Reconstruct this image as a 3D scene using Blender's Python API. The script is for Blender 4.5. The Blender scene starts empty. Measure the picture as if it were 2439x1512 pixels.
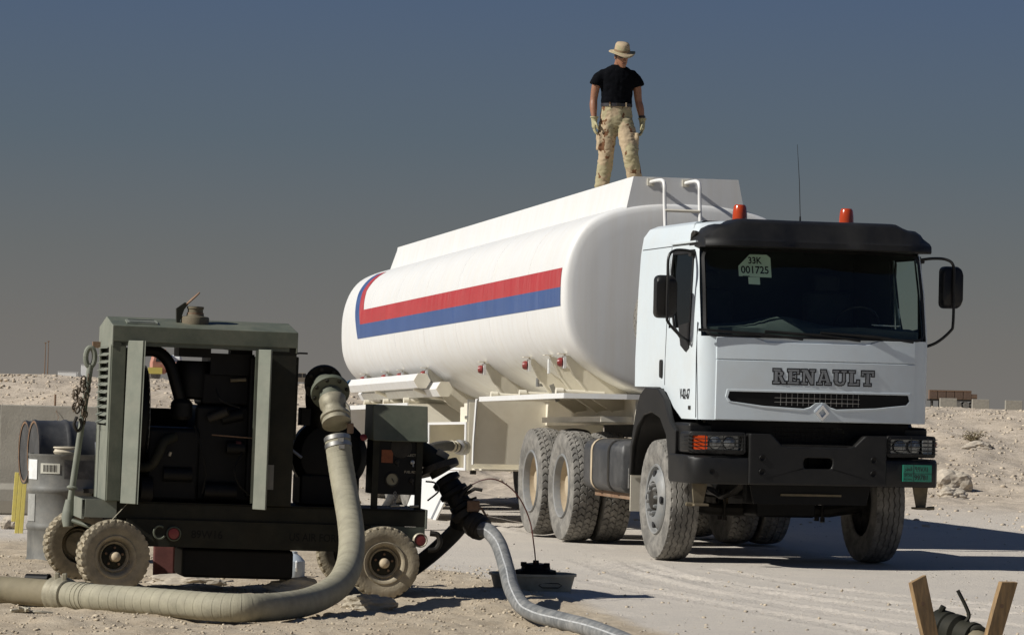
import bpy, bmesh, math, random
import numpy as np
from mathutils import Vector, Matrix, geometry, noise as mnoise
random.seed(7)
sc = bpy.context.scene
COL = sc.collection

# ------------------------------------------------------------------ camera
FPX, CXP, CYP, CAMH = 8820.0, 1219.5, 756.0, 1.67      # focal length etc. measured on a 2439 px wide print of the photo
ROLL = math.atan(.0245); PITCH = math.atan(159 / FPX)
fw = np.array([0, math.cos(PITCH), math.sin(PITCH)])
up0 = np.array([0, -math.sin(PITCH), math.cos(PITCH)]); r0 = np.array([1., 0, 0])
CR = r0 * math.cos(ROLL) + up0 * math.sin(ROLL); CU = -r0 * math.sin(ROLL) + up0 * math.cos(ROLL)
CAM0 = np.array([0, 0, CAMH])
camd = bpy.data.cameras.new('camera'); cam = bpy.data.objects.new('camera', camd); COL.objects.link(cam)
camd.sensor_width = 36; camd.sensor_fit = 'HORIZONTAL'; camd.lens = FPX / 2439 * 36
camd.clip_start = .5; camd.clip_end = 9000
cam.matrix_world = Matrix(((CR[0], CU[0], -fw[0], 0), (CR[1], CU[1], -fw[1], 0), (CR[2], CU[2], -fw[2], CAMH), (0, 0, 0, 1)))
sc.camera = cam

# ------------------------------------------------------------------ light
SUN_EL = math.radians(37); SUN_A = math.radians(20)     # from the left, a little from the camera's side
sdir = Vector((-math.cos(SUN_A) * math.cos(SUN_EL), -math.sin(SUN_A) * math.cos(SUN_EL), math.sin(SUN_EL)))
sl = bpy.data.lights.new('sun', 'SUN'); sl.energy = 4.9; sl.angle = math.radians(.53); sl.color = (1, .965, .90)
so = bpy.data.objects.new('sun', sl); COL.objects.link(so)
so.rotation_euler = sdir.to_track_quat('Z', 'Y').to_euler(); so.location = (-20, -5, 25)
w = bpy.data.worlds.new('World'); sc.world = w; w.use_nodes = True
nt = w.node_tree; nt.nodes.clear()
def wn(t, **k):
    n = nt.nodes.new(t)
    for a, b in k.items(): setattr(n, a, b)
    return n
sky = wn('ShaderNodeTexSky', sky_type='NISHITA', sun_disc=False, sun_elevation=SUN_EL,
         sun_rotation=math.atan2(sdir.x, sdir.y), altitude=20, air_density=1.0, dust_density=2.0, ozone_density=2.0)
tc = wn('ShaderNodeTexCoord'); sep = wn('ShaderNodeSeparateXYZ'); nt.links.new(tc.outputs['Generated'], sep.inputs[0])
ramp = wn('ShaderNodeValToRGB'); nt.links.new(sep.outputs['Z'], ramp.inputs[0])
# brown-grey dust layer lying on the horizon, blue above it, all round the sky
SKY_STOPS = [(0.0, (.178, .168, .156)), (.012, (.166, .160, .150)), (.035, (.134, .143, .146)), (.065, (.094, .124, .156)), (.105, (.070, .106, .176)), (.30, (.040, .070, .145)), (1.0, (.020, .038, .095))]
cr_ = ramp.color_ramp
while len(cr_.elements) < len(SKY_STOPS): cr_.elements.new(.5)
for e, (p, c) in zip(cr_.elements, SKY_STOPS): e.position = p; e.color = (*c, 1)
bgA = wn('ShaderNodeBackground'); bgA.inputs[1].default_value = .05
bgB = wn('ShaderNodeBackground'); bgB.inputs[1].default_value = 1.0
mixs = wn('ShaderNodeMixShader'); mixs.inputs[0].default_value = .93
nt.links.new(sky.outputs[0], bgA.inputs[0]); nt.links.new(ramp.outputs[0], bgB.inputs[0])
nt.links.new(bgA.outputs[0], mixs.inputs[1]); nt.links.new(bgB.outputs[0], mixs.inputs[2])
wo = wn('ShaderNodeOutputWorld'); nt.links.new(mixs.outputs[0], wo.inputs[0])
vs = sc.view_settings; vs.view_transform = 'Standard'; vs.look = 'None'; vs.exposure = .06; vs.gamma = 1; vs.use_curve_mapping = False

# ------------------------------------------------------------------ helpers
def ray(x, y): return fw * FPX + CR * (x - CXP) - CU * (y - CYP)
def at(x, y, dep): return Vector(CAM0 + ray(x, y) * dep / FPX)      # a point of the print at a given distance
def gnd(x, y, z=0.0):
    v = ray(x, y); return Vector(CAM0 + v * (z - CAMH) / v[2])
V = Vector

class MB:
    """collects vertices and faces of one mesh"""
    def __init__(s): s.v = []; s.f = []
    def add(s, vs, fs):
        o = len(s.v); s.v += [tuple(p) for p in vs]; s.f += [tuple(i + o for i in f) for f in fs]; return s
    def box(s, c, d, R=None, taper=None):
        x, y, z = d[0] / 2, d[1] / 2, d[2] / 2
        P = [V((a * x, b * y, e * z)) for e in (-1, 1) for b in (-1, 1) for a in (-1, 1)]
        if taper:
            for p in P[4:]: p.x *= taper; p.y *= taper
        if R is not None: P = [R @ p for p in P]
        return s.add([p + V(c) for p in P], [(0, 2, 3, 1), (4, 5, 7, 6), (0, 1, 5, 4), (2, 6, 7, 3), (0, 4, 6, 2), (1, 3, 7, 5)])
    def bx(s, x0, x1, y0, y1, z0, z1):
        return s.box(((x0 + x1) / 2, (y0 + y1) / 2, (z0 + z1) / 2), (abs(x1 - x0), abs(y1 - y0), abs(z1 - z0)))
    def loft(s, rings, closed=True, cap0=True, cap1=True):
        n = len(rings[0]); o = len(s.v)
        for r in rings: s.v += [tuple(p) for p in r]
        for i in range(len(rings) - 1):
            for j in range(n if closed else n - 1):
                k = (j + 1) % n
                s.f.append((o + i * n + j, o + i * n + k, o + (i + 1) * n + k, o + (i + 1) * n + j))
        if closed and cap0: s.f.append(tuple(o + j for j in reversed(range(n))))
        if closed and cap1: s.f.append(tuple(o + (len(rings) - 1) * n + j for j in range(n)))
        return s
    def tube(s, pts, r, seg=10, caps=True, flat=1.0):
        pts = [V(p) for p in pts]; n = len(pts)
        rr = r if isinstance(r, (list, tuple)) else [r] * n
        T = [(pts[min(i + 1, n - 1)] - pts[max(i - 1, 0)]).normalized() for i in range(n)]
        a = V((0, 0, 1)) if abs(T[0].z) < .9 else V((1, 0, 0))
        nrm = (a - T[0] * a.dot(T[0])).normalized(); rings = []
        for i in range(n):
            nrm = (nrm - T[i] * nrm.dot(T[i])).normalized(); b = T[i].cross(nrm)
            rings.append([pts[i] + (nrm * math.cos(2 * math.pi * j / seg) * flat + b * math.sin(2 * math.pi * j / seg)) * rr[i] for j in range(seg)])
        return s.loft(rings, True, caps, caps)
    def cyl(s, a, b, r, seg=16, r2=None): return s.tube([a, b], [r, r if r2 is None else r2], seg)
    def lathe(s, prof, o=(0, 0, 0), axis=(0, 0, 1), seg=24, closed=False):
        """prof: (radius, height along axis) pairs"""
        ax = V(axis).normalized(); a = V((0, 0, 1)) if abs(ax.z) < .9 else V((1, 0, 0))
        u = (a - ax * a.dot(ax)).normalized(); w_ = ax.cross(u); o = V(o)
        rings = [[o + ax * h + (u * math.cos(2 * math.pi * j / seg) + w_ * math.sin(2 * math.pi * j / seg)) * max(r, 1e-4) for j in range(seg)] for r, h in prof]
        return s.loft(rings, True, not closed, not closed)
    def prism(s, loops, mp, t0, t1):
        """2-D loops (first the outline, then holes) swept from t0 to t1; mp(a,b,t) gives the 3-D point"""
        pts = []; edges = []
        for L in loops:
            o = len(pts); pts += [V((p[0], p[1])) for p in L]; edges += [(o + i, o + (i + 1) % len(L)) for i in range(len(L))]
        ov, oe, of, *_ = geometry.delaunay_2d_cdt(pts, edges, [], 1, 1e-6)
        def inside(c, L):
            r = False
            for i in range(len(L)):
                (x0, y0), (x1, y1) = L[i][:2], L[i - 1][:2]
                if (y0 > c.y) != (y1 > c.y) and c.x < (x1 - x0) * (c.y - y0) / (y1 - y0) + x0: r = not r
            return r
        if len(loops) > 1: of = [f for f in of if not any(inside((ov[f[0]] + ov[f[1]] + ov[f[2]]) / 3, L) for L in loops[1:])]
        of = [f for f in of if inside((ov[f[0]] + ov[f[1]] + ov[f[2]]) / 3, loops[0])]
        n = len(ov); o = len(s.v)
        s.v += [tuple(mp(p.x, p.y, t1)) for p in ov] + [tuple(mp(p.x, p.y, t0)) for p in ov]
        cnt = {}
        for f in of:
            s.f.append(tuple(o + i for i in f)); s.f.append(tuple(o + n + i for i in reversed(f)))
            for i in range(len(f)):
                e = (f[i], f[(i + 1) % len(f)]); cnt[e] = 1
        for (a, b) in cnt:
            if (b, a) not in cnt: s.f.append((o + a, o + n + a, o + n + b, o + b))
        return s
    def build(s, name, mat, parent=None, bevel=0, smooth=True, ang=35, seg=2, recalc=True, kind=None):
        me = bpy.data.meshes.new(name); me.from_pydata(s.v, [], s.f); me.validate()
        if recalc:
            b = bmesh.new(); b.from_mesh(me); bmesh.ops.delete(b, geom=[v_ for v_ in b.verts if not v_.link_faces], context='VERTS'); bmesh.ops.recalc_face_normals(b, faces=b.faces); b.to_mesh(me); b.free()
        if mat: me.materials.append(mat)
        if smooth:
            me.polygons.foreach_set('use_smooth', [True] * len(me.polygons)); me.set_sharp_from_angle(angle=math.radians(ang))
        o = bpy.data.objects.new(name, me); COL.objects.link(o)
        if parent: o.parent = parent
        if kind: o['kind'] = kind
        if bevel:
            m = o.modifiers.new('bevel', 'BEVEL'); m.width = bevel; m.segments = seg; m.limit_method = 'ANGLE'; m.angle_limit = math.radians(40); m.harden_normals = smooth
        return o

def each(name, mbs, mt, parent, **k):
    return [q_.build(name, mt, parent, **k) for q_ in mbs]
def tag(o, label, cat, group=None, kind=None):
    if label: o['label'] = label
    if cat: o['category'] = cat
    if group: o['group'] = group
    if kind: o['kind'] = kind
    return o
def thing(name, label, cat, loc=(0, 0, 0), rot=(0, 0, 0), group=None):
    o = bpy.data.objects.new(name, None); COL.objects.link(o); o.location = loc; o.rotation_euler = rot
    o.empty_display_size = .2
    return tag(o, label, cat, group)
def copy_part(o, parent, loc=None, rot=None):
    c = o.copy(); COL.objects.link(c); c.parent = parent
    if loc is not None: c.location = loc
    if rot is not None: c.rotation_euler = rot
    return c
def copy_tree(o, parent=None, loc=None, rot=None):
    c = copy_part(o, parent, loc, rot)
    for ch in list(o.children): copy_tree(ch, c)
    return c
def spline(pts, n=8):
    """Catmull-Rom through points"""
    P = [V(p) for p in pts]; P = [P[0] * 2 - P[1]] + P + [P[-1] * 2 - P[-2]]; out = []
    for i in range(1, len(P) - 2):
        a, b, c, d = P[i - 1:i + 3]
        for k in range(n):
            t = k / n
            out.append(.5 * ((2 * b) + (c - a) * t + (2 * a - 5 * b + 4 * c - d) * t * t + (3 * b - a - 3 * c + d) * t ** 3))
    out.append(P[-2]); return out
def rrect(y0, y1, z0, z1, r, n=4):
    out = []
    for cx, cy, a0 in ((y1 - r, z0 + r, -90), (y1 - r, z1 - r, 0), (y0 + r, z1 - r, 90), (y0 + r, z0 + r, 180)):
        for k in range(n + 1):
            a = math.radians(a0 + 90 * k / n); out.append((cx + r * math.cos(a), cy + r * math.sin(a)))
    return out
XF = lambda a, b, t: (t, a, b)      # outline in (y,z), swept along x
XS = lambda a, b, t: (a, t, b)      # outline in (x,z), swept along y
XT = lambda a, b, t: (a, b, t)      # outline in (x,y), swept along z

# ------------------------------------------------------------------ materials
def mat(name, col, rough=.6, metal=0., var=.12, scale=6., bump=0., bscale=80., dust=0., dcol=(.42, .36, .28), dscale=3., spec=.5, streak=0., coat=0.):
    m = bpy.data.materials.new(name); m.use_nodes = True; t = m.node_tree; N = t.nodes; L = t.links
    b = N['Principled BSDF']; b.inputs['Roughness'].default_value = rough; b.inputs['Metallic'].default_value = metal
    b.inputs['Specular IOR Level'].default_value = spec
    if coat: b.inputs['Coat Weight'].default_value = coat; b.inputs['Coat Roughness'].default_value = .12
    c = N.new('ShaderNodeTexCoord')
    n1 = N.new('ShaderNodeTexNoise'); n1.inputs['Scale'].default_value = scale; n1.inputs['Detail'].default_value = 6; n1.inputs['Roughness'].default_value = .65
    L.new(c.outputs['Object'], n1.inputs['Vector'])
    mx = N.new('ShaderNodeMix'); mx.data_type = 'RGBA'
    mx.inputs['A'].default_value = (*[max(0, k * (1 - var)) for k in col], 1); mx.inputs['B'].default_value = (*[min(1, k * (1 + var)) for k in col], 1)
    rp = N.new('ShaderNodeMapRange'); rp.inputs['From Min'].default_value = .3; rp.inputs['From Max'].default_value = .7
    L.new(n1.outputs['Fac'], rp.inputs['Value']); L.new(rp.outputs[0], mx.inputs['Factor'])
    out = mx.outputs['Result']
    if dust:
        n2 = N.new('ShaderNodeTexNoise'); n2.inputs['Scale'].default_value = dscale; n2.inputs['Detail'].default_value = 8; n2.inputs['Roughness'].default_value = .7
        vec = c.outputs['Object']
        if streak:
            mp = N.new('ShaderNodeMapping'); mp.inputs['Scale'].default_value = (streak, streak, .25); L.new(vec, mp.inputs[0]); vec = mp.outputs[0]
        L.new(vec, n2.inputs['Vector'])
        r2 = N.new('ShaderNodeMapRange'); r2.inputs['From Min'].default_value = .42; r2.inputs['From Max'].default_value = .75; r2.inputs['To Max'].default_value = dust; r2.inputs['To Min'].default_value = dust * .12
        L.new(n2.outputs['Fac'], r2.inputs['Value'])
        m2 = N.new('ShaderNodeMix'); m2.data_type = 'RGBA'; m2.inputs['B'].default_value = (*dcol, 1)
        L.new(out, m2.inputs['A']); L.new(r2.outputs[0], m2.inputs['Factor']); out = m2.outputs['Result']
        r3 = N.new('ShaderNodeMapRange'); r3.inputs['To Min'].default_value = rough; r3.inputs['To Max'].default_value = .9
        L.new(r2.outputs[0], r3.inputs['Value']); L.new(r3.outputs[0], b.inputs['Roughness'])
    L.new(out, b.inputs['Base Color'])
    if bump:
        n3 = N.new('ShaderNodeTexNoise'); n3.inputs['Scale'].default_value = bscale; n3.inputs['Detail'].default_value = 5
        L.new(c.outputs['Object'], n3.inputs['Vector'])
        bp = N.new('ShaderNodeBump'); bp.inputs['Strength'].default_value = bump; bp.inputs['Distance'].default_value = .01
        L.new(n3.outputs['Fac'], bp.inputs['Height']); L.new(bp.outputs[0], b.inputs['Normal'])
    return m
def glass(name, tint, fres=1.45, rough=.02):
    m = bpy.data.materials.new(name); m.use_nodes = True; t = m.node_tree; N = t.nodes; L = t.links; N.clear()
    o = N.new('ShaderNodeOutputMaterial'); tr = N.new('ShaderNodeBsdfTransparent'); tr.inputs[0].default_value = (*tint, 1)
    g = N.new('ShaderNodeBsdfGlossy'); g.inputs['Roughness'].default_value = rough
    lw = N.new('ShaderNodeLayerWeight'); pw = N.new('ShaderNodeMath'); pw.operation = 'POWER'; pw.inputs[1].default_value = 5; L.new(lw.outputs['Facing'], pw.inputs[0])
    f = N.new('ShaderNodeMath'); f.operation = 'MULTIPLY_ADD'; f.inputs[1].default_value = .90; f.inputs[2].default_value = .04; L.new(pw.outputs[0], f.inputs[0]); mx = N.new('ShaderNodeMixShader')
    L.new(f.outputs[0], mx.inputs[0]); L.new(tr.outputs[0], mx.inputs[1]); L.new(g.outputs[0], mx.inputs[2]); L.new(mx.outputs[0], o.inputs[0])
    return m
DUST = (.43, .375, .30)
MT = dict(
 white=mat('white_paint', (.59, .655, .69), .34, var=.03, scale=1.5, dust=.30, dcol=(.5, .46, .40), dscale=2.2, spec=.5),
 tank=mat('tank_paint', (.69, .695, .69), .42, var=.03, scale=1.2, dust=.42, dcol=(.55, .50, .42), dscale=1.5, streak=4.),
 cream=mat('cream_paint', (.72, .68, .57), .5, var=.05, scale=2, dust=.35, dcol=(.46, .39, .29), dscale=2.5),
 red=mat('red_paint', (.37, .018, .022), .45, var=.08, scale=2, dust=.24, dcol=(.50, .30, .28), dscale=3, streak=5.),
 blue=mat('blue_paint', (.026, .068, .205), .45, var=.08, scale=2, dust=.24, dcol=(.26, .31, .42), dscale=3, streak=5.),
 black=mat('black_plastic', (.007, .007, .007), .45, var=.3, scale=5, dust=.07, dcol=(.14, .125, .10), dscale=3, spec=.35),
 dark=mat('dark_steel', (.014, .013, .011), .6, var=.3, scale=8, dust=.14, spec=.3, dcol=(.20, .165, .12), dscale=4),
 near_black=mat('near_black_shade', (.003, .003, .003), .55, var=.4, scale=9, dust=.03, dcol=(.08, .06, .04), dscale=6, spec=.22),  # black parts; shade in and under the pump is darkened into this colour
 tyre=mat('tyre_rubber', (.115, .11, .10), .85, var=.3, scale=10, dust=.85, dcol=(.32, .30, .265), dscale=5, bump=.2, bscale=60),
 tyre_tan=mat('mud_tyre', (.235, .205, .145), .9, var=.28, scale=12, dust=.95, dcol=(.42, .355, .25), dscale=7, bump=.3, bscale=60),
 rim=mat('grey_rim', (.20, .21, .215), .5, metal=.15, var=.1, scale=8, dust=.4, dcol=(.40, .35, .28), dscale=5),
 rim_tan=mat('tan_rim', (.42, .34, .23), .75, var=.15, scale=8, dust=.5, dcol=(.48, .40, .29), dscale=5),
 steel=mat('bare_steel', (.35, .35, .34), .38, metal=.8, var=.15, scale=10, dust=.25),
 chrome=mat('chrome', (.7, .72, .75), .12, metal=1., var=.05),
 amber=mat('amber_lens', (.44, .05, .008), .18, var=.1, scale=10, coat=.6),
 redlens=mat('red_lens', (.20, .014, .016), .3, var=.15, scale=14, dust=.3, dcol=(.25, .14, .11)),
 lensdark=mat('lamp_glass', (.20, .21, .21), .12, metal=.5, var=.35, scale=22, coat=.6),
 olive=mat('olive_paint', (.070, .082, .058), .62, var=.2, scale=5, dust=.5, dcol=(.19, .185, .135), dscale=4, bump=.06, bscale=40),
 olive_l=mat('olive_paint_pale', (.165, .180, .145), .66, var=.14, scale=5, dust=.5, dcol=(.30, .29, .235), dscale=4, bump=.06, bscale=40),  # paler olive; sunlit tone coloured into left-facing leaves and end panels
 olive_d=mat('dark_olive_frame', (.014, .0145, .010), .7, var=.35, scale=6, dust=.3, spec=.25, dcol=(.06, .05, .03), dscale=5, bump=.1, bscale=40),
 rust=mat('rusty_steel', (.16, .085, .045), .8, var=.35, scale=14, dust=.5, dcol=(.34, .27, .19), dscale=6, bump=.15),
 capgreen=mat('dusty_cap', (.115, .098, .060), .75, var=.25, scale=12, dust=.5, dcol=(.22, .16, .10), dscale=8, bump=.1),
 hose=mat('tan_hose', (.285, .265, .190), .7, var=.26, scale=7, dust=.55, dcol=(.35, .32, .24), dscale=5, bump=.1, bscale=60),
 hose_d=mat('brown_hose', (.165, .140, .085), .75, var=.12, scale=7, dust=.4, dcol=(.30, .26, .18), dscale=5, bump=.1, bscale=60),
 hose_g=mat('grey_hose', (.105, .112, .115), .6, var=.35, scale=12, dust=.7, dcol=(.38, .37, .35), dscale=9, bump=.1, bscale=60),
 hose_b=mat('black_hose', (.022, .022, .020), .6, var=.2, scale=10, dust=.25, dcol=(.16, .145, .12), dscale=6),
 alloy=mat('dirty_alloy', (.40, .37, .29), .5, metal=.35, var=.18, scale=12, dust=.5, dcol=(.44, .38, .27), dscale=8, bump=.1),
 drum=mat('drum_grey', (.115, .117, .11), .6, metal=.1, var=.4, scale=4, dust=.7, dcol=(.26, .245, .21), dscale=5, bump=.08, bscale=40),
 drum_b=mat('drum_black', (.030, .031, .033), .42, var=.3, scale=4, dust=.4, dcol=(.18, .175, .165), dscale=3),
 paper=mat('paper_white', (.72, .73, .72), .8, var=.08, scale=14, dust=.35, dcol=(.35, .34, .31), dscale=12),
 sign=mat('sign_paper', (.62, .72, .60), .8, var=.03),
 ink=mat('black_ink', (.012, .012, .014), .6, var=.1),
 letter=mat('grey_letter', (.20, .21, .22), .45, var=.05),
 green=mat('plate_green', (.004, .165, .105), .4, var=.06, scale=20, dust=.2, dcol=(.2, .3, .24)),
 concrete=mat('concrete', (.30, .28, .235), .9, var=.16, scale=3, dust=.6, dcol=(.21, .19, .155), dscale=2.5, bump=.3, bscale=45),
 yellow=mat('yellow_paint', (.72, .60, .13), .6, var=.10, scale=10, dust=.35, dcol=(.6, .52, .3), dscale=9),
 cloth_dark=mat('seat_cloth', (.03, .032, .035), .9, var=.2),
 dash=mat('dash_plastic', (.065, .075, .072), .8, var=.15),
 liner=mat('cab_liner', (.05, .055, .055), .9, var=.1),
 rock=mat('rock', (.40, .35, .28), .95, var=.22, scale=5, dust=.4, dcol=(.50, .45, .37), dscale=9, bump=.5, bscale=25),
 skin=mat('skin', (.27, .125, .07), .5, var=.08, scale=18),
 shirt=mat("black_cotton", (.004, .0045, .006), .92, var=.25, scale=20, spec=.05),
 glove=mat('tan_glove', (.36, .33, .19), .85, var=.18, scale=30),
 leather=mat('dark_leather', (.022, .02, .024), .5, var=.2),
 boot=mat('suede_boot', (.24, .17, .10), .9, var=.2, scale=25),
 glassw=glass('windscreen_glass', (.78, .87, .82)),
 glasss=glass('side_glass', (.78, .86, .82)),
 tarp=mat('crate_wood', (.135, .088, .062), .85, var=.15, scale=3),
 bluecar=mat('blue_car_paint', (.03, .09, .17), .35, var=.1),
 tanpaint=mat('tan_vehicle', (.42, .37, .28), .6, var=.1, dust=.4),
 pinkred=mat('faded_red', (.42, .16, .11), .6, var=.12, dust=.5, dcol=(.55, .42, .34)), maroon=mat('maroon_can', (.10, .022, .018), .7, var=.3, dust=.3, dcol=(.2, .12, .09)), cast=mat('cast_joint', (.25, .23, .165), .55, metal=.2, var=.3, scale=14, dust=.5, dcol=(.33, .29, .21), dscale=9, bump=.15), chain=mat('dull_chain', (.10, .075, .05), .6, metal=.3, var=.4, scale=30),
 winglass=mat('far_window', (.03, .035, .04), .15, var=.1),
 silver=mat('dusty_silver', (.55, .56, .56), .45, var=.1),
)

# ------------------------------------------------------------------ terrain
rng = np.random.RandomState(5)
_tab = rng.rand(512, 512)
def vnoise(x, y):
    xi = np.floor(x).astype(int); yi = np.floor(y).astype(int); fx = x - xi; fy = y - yi
    fx = fx * fx * (3 - 2 * fx); fy = fy * fy * (3 - 2 * fy)
    a = _tab[xi % 512, yi % 512]; b = _tab[(xi + 1) % 512, yi % 512]; c = _tab[xi % 512, (yi + 1) % 512]; d = _tab[(xi + 1) % 512, (yi + 1) % 512]
    return (a * (1 - fx) + b * fx) * (1 - fy) + (c * (1 - fx) + d * fx) * fy
def fbm(x, y, o=4, g=.5):
    s = 0; a = 1; t = 0
    for k in range(o): s = s + a * vnoise(x * 2 ** k + 17.3 * k, y * 2 ** k + 9.1 * k); t += a; a *= g
    return s / t
def sstep(a, b, x):
    t = np.clip((x - a) / (b - a), 0, 1); return t * t * (3 - 2 * t)
TRACKS = [  # wheel tracks across the yard: polyline, half width
 ([(-.9, 46), (.35, 39.5), (.75, 35.5), (1.15, 32.6), (1.75, 30.2), (2.55, 27.9), (3.6, 25.2)], .17),
 ([(-.4, 46), (.85, 39.0), (1.25, 35.0), (1.6, 32.4), (2.25, 30.3), (3.1, 28.3), (4.4, 25.6)], .15),
 ([(1.0, 35.2), (1.3, 33.6), (1.75, 32.2), (2.7, 30.2), (4.2, 28.2)], .13),
 ([(.7, 31.9), (1.4, 29.6), (2.0, 27.8), (2.5, 26.0), (3.0, 24.0)], .13),
 ([(1.9, 34.3), (2.9, 31.2), (4.2, 29.3), (6.5, 27.5)], .12),
]
def track_field(x, y):
    h = np.zeros_like(x); tr = np.zeros_like(x)
    for pts, hw in TRACKS:
        P = [(p.x, p.y) for p in spline([(a, b, 0) for a, b in pts], 5)]
        best = np.full(x.shape, 9.); al = np.zeros_like(x); acc = 0
        for (x0, y0), (x1, y1) in zip(P[:-1], P[1:]):
            dx, dy = x1 - x0, y1 - y0; L = math.hypot(dx, dy)
            m = (x > min(x0, x1) - .6) & (x < max(x0, x1) + .6) & (y > min(y0, y1) - .6) & (y < max(y0, y1) + .6)
            if m.any():
                t = np.clip(((x[m] - x0) * dx + (y[m] - y0) * dy) / L ** 2, 0, 1)
                d = np.hypot(x[m] - x0 - t * dx, y[m] - y0 - t * dy)
                bm = best[m]; am = al[m]; u = d < bm; bm[u] = d[u]; am[u] = acc + t[u] * L; best[m] = bm; al[m] = am
            acc += L
        wob = hw * (1 + .25 * (fbm(x * 1.3, y * 1.3, 2) - .5))
        ins = 1 - sstep(wob * .8, wob * 1.1, best); rim = np.exp(-((best - wob * 1.15) / (wob * .20)) ** 2)
        patch = sstep(.30, .62, fbm(x * .55 + 40, y * .35, 3))
        h += patch * (-.010 * ins + .013 * rim * (.2 + 1.2 * fbm(x * 6, y * 3, 3)) + .006 * ins * np.cos(best * 2 * math.pi / .06) + .009 * ins * np.sin((al + 1.1 * best) * 2 * math.pi / .11))
        tr = np.maximum(tr, patch * sstep(.35, .75, fbm(x * 2.2, y * .9 + 7, 3)) * (.35 * ins * (1 + np.cos(best * 2 * math.pi / .06)) + .8 * rim))
    return h, np.clip(tr, 0, 1)
def base_h(x, y):
    far = 1.60 - .00204 * y - .0110 * x                          # plain behind the bank, falling gently away
    left = 1 - sstep(-3.5, 6.5, x * 40 / np.maximum(y, 30) + 1.2)
    b0 = 45.5 * left + 61 * (1 - left); b1 = 73 * left + 84 * (1 - left)
    n = fbm(x * .35 + 3, y * .16, 4) - .5
    s = sstep(0, 1, (y - b0) / (b1 - b0) + .35 * n * (y < 88))
    return far * s
def rough_zone(x, y):
    """1 on the loose tan soil round the pump, 0 on the driven yard"""
    edge = .55 + .55 * (fbm(x * .8, y * .5 + 5, 3) - .5) + (y - 28.5) * -.16
    a = 1 - sstep(-.25, .35, x - np.maximum(edge, -.2) + .6 * sstep(31, 36, y) * 2)
    return a * (1 - sstep(34, 40, y))
def height(x, y):
    h = base_h(x, y)
    rz = rough_zone(x, y)
    h = h + .010 * (fbm(x * 1.1, y * .9, 4) - .5) * 2 * (1 - rz) * (y < 62)
    h = h + rz * (.040 * (fbm(x * 1.7 + 30, y * 1.2, 4) - .5) * 2 + .022 * (fbm(x * 9, y * 7, 3) - .5) * 2)
    h = h + sstep(48, 60, y) * (y < 140) * (.22 * (fbm(x * .9, y * .4, 4) - .5) + .10 * (fbm(x * 3.2, y * 1.6, 3) - .5))
    th, tr = track_field(x, y)
    return h + th, tr, rz
def gz(x, y): return float(height(np.array([float(x)]), np.array([float(y)]))[0][0])

xs = np.concatenate([-np.geomspace(3000, 9, 34)[:-1], np.arange(-9, -5.2, .16), np.arange(-5.2, 6.0, .05), np.arange(6.0, 12, .14), np.geomspace(12.1, 3000, 34)])
ys = np.concatenate([np.arange(-30, 18, 4.0), np.arange(18, 22.5, .3), np.arange(22.5, 40, .045), np.arange(40, 60, .10), np.arange(60, 92, .16), np.geomspace(92.2, 3400, 60)])
GX, GY = np.meshgrid(xs, ys); Hh, Tr, Rz = height(GX.ravel(), GY.ravel())
nx, ny = len(xs), len(ys)
co = np.stack([GX.ravel(), GY.ravel(), Hh], 1)
idx = np.arange(nx * ny).reshape(ny, nx)
quads = np.stack([idx[:-1, :-1].ravel(), idx[:-1, 1:].ravel(), idx[1:, 1:].ravel(), idx[1:, :-1].ravel()], 1)
def np_mesh(name, co, faces, k):
    me = bpy.data.meshes.new(name); me.vertices.add(len(co)); me.vertices.foreach_set('co', co.astype(np.float32).ravel())
    me.loops.add(faces.size); me.loops.foreach_set('vertex_index', faces.astype(np.int32).ravel())
    me.polygons.add(len(faces)); me.polygons.foreach_set('loop_start', np.arange(len(faces), dtype=np.int32) * k); me.polygons.foreach_set('loop_total', np.full(len(faces), k, np.int32))
    me.update(calc_edges=True); return me
gm = np_mesh('ground', co, quads, 4); gm.polygons.foreach_set('use_smooth', [True] * len(gm.polygons))
for nm, arr in (('track', Tr), ('loose', Rz), ('bank', sstep(47, 60, co[:, 1]))):
    a = gm.attributes.new(nm, 'FLOAT', 'POINT'); a.data.foreach_set('value', arr.astype(np.float32))
ground = bpy.data.objects.new('ground', gm); COL.objects.link(ground); ground['kind'] = 'structure'

m = bpy.data.materials.new('dusty_ground'); m.use_nodes = True; t = m.node_tree; N = t.nodes; L = t.links; b = N['Principled BSDF']
b.inputs['Roughness'].default_value = .95; b.inputs['Specular IOR Level'].default_value = .15
tcn = N.new('ShaderNodeTexCoord')
def nz(scale, det=6, ro=.6, sq=None):
    n = N.new('ShaderNodeTexNoise'); n.inputs['Scale'].default_value = scale; n.inputs['Detail'].default_value = det; n.inputs['Roughness'].default_value = ro
    L.new(tcn.outputs['Object'], n.inputs['Vector']); return n.outputs['Fac']
def mr(v, a, b_, c, d):
    n = N.new('ShaderNodeMapRange'); n.inputs['From Min'].default_value = a; n.inputs['From Max'].default_value = b_; n.inputs['To Min'].default_value = c; n.inputs['To Max'].default_value = d
    L.new(v, n.inputs['Value']); return n.outputs[0]
def mixc(fac, A, B, mode='MIX'):
    n = N.new('ShaderNodeMix'); n.data_type = 'RGBA'; n.blend_type = mode
    if isinstance(fac, float): n.inputs['Factor'].default_value = fac
    else: L.new(fac, n.inputs['Factor'])
    for k, v in (('A', A), ('B', B)):
        if isinstance(v, tuple): n.inputs[k].default_value = (*v, 1)
        else: L.new(v, n.inputs[k])
    return n.outputs['Result']
def attr(nm):
    n = N.new('ShaderNodeAttribute'); n.attribute_name = nm; return n.outputs['Fac']
yard = mixc(mr(nz(.7), .35, .65, 0, 1), (.53, .485, .425), (.585, .53, .455))
yard = mixc(mr(nz(9), .4, .7, 0, .5), yard, (.46, .43, .39))
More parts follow.
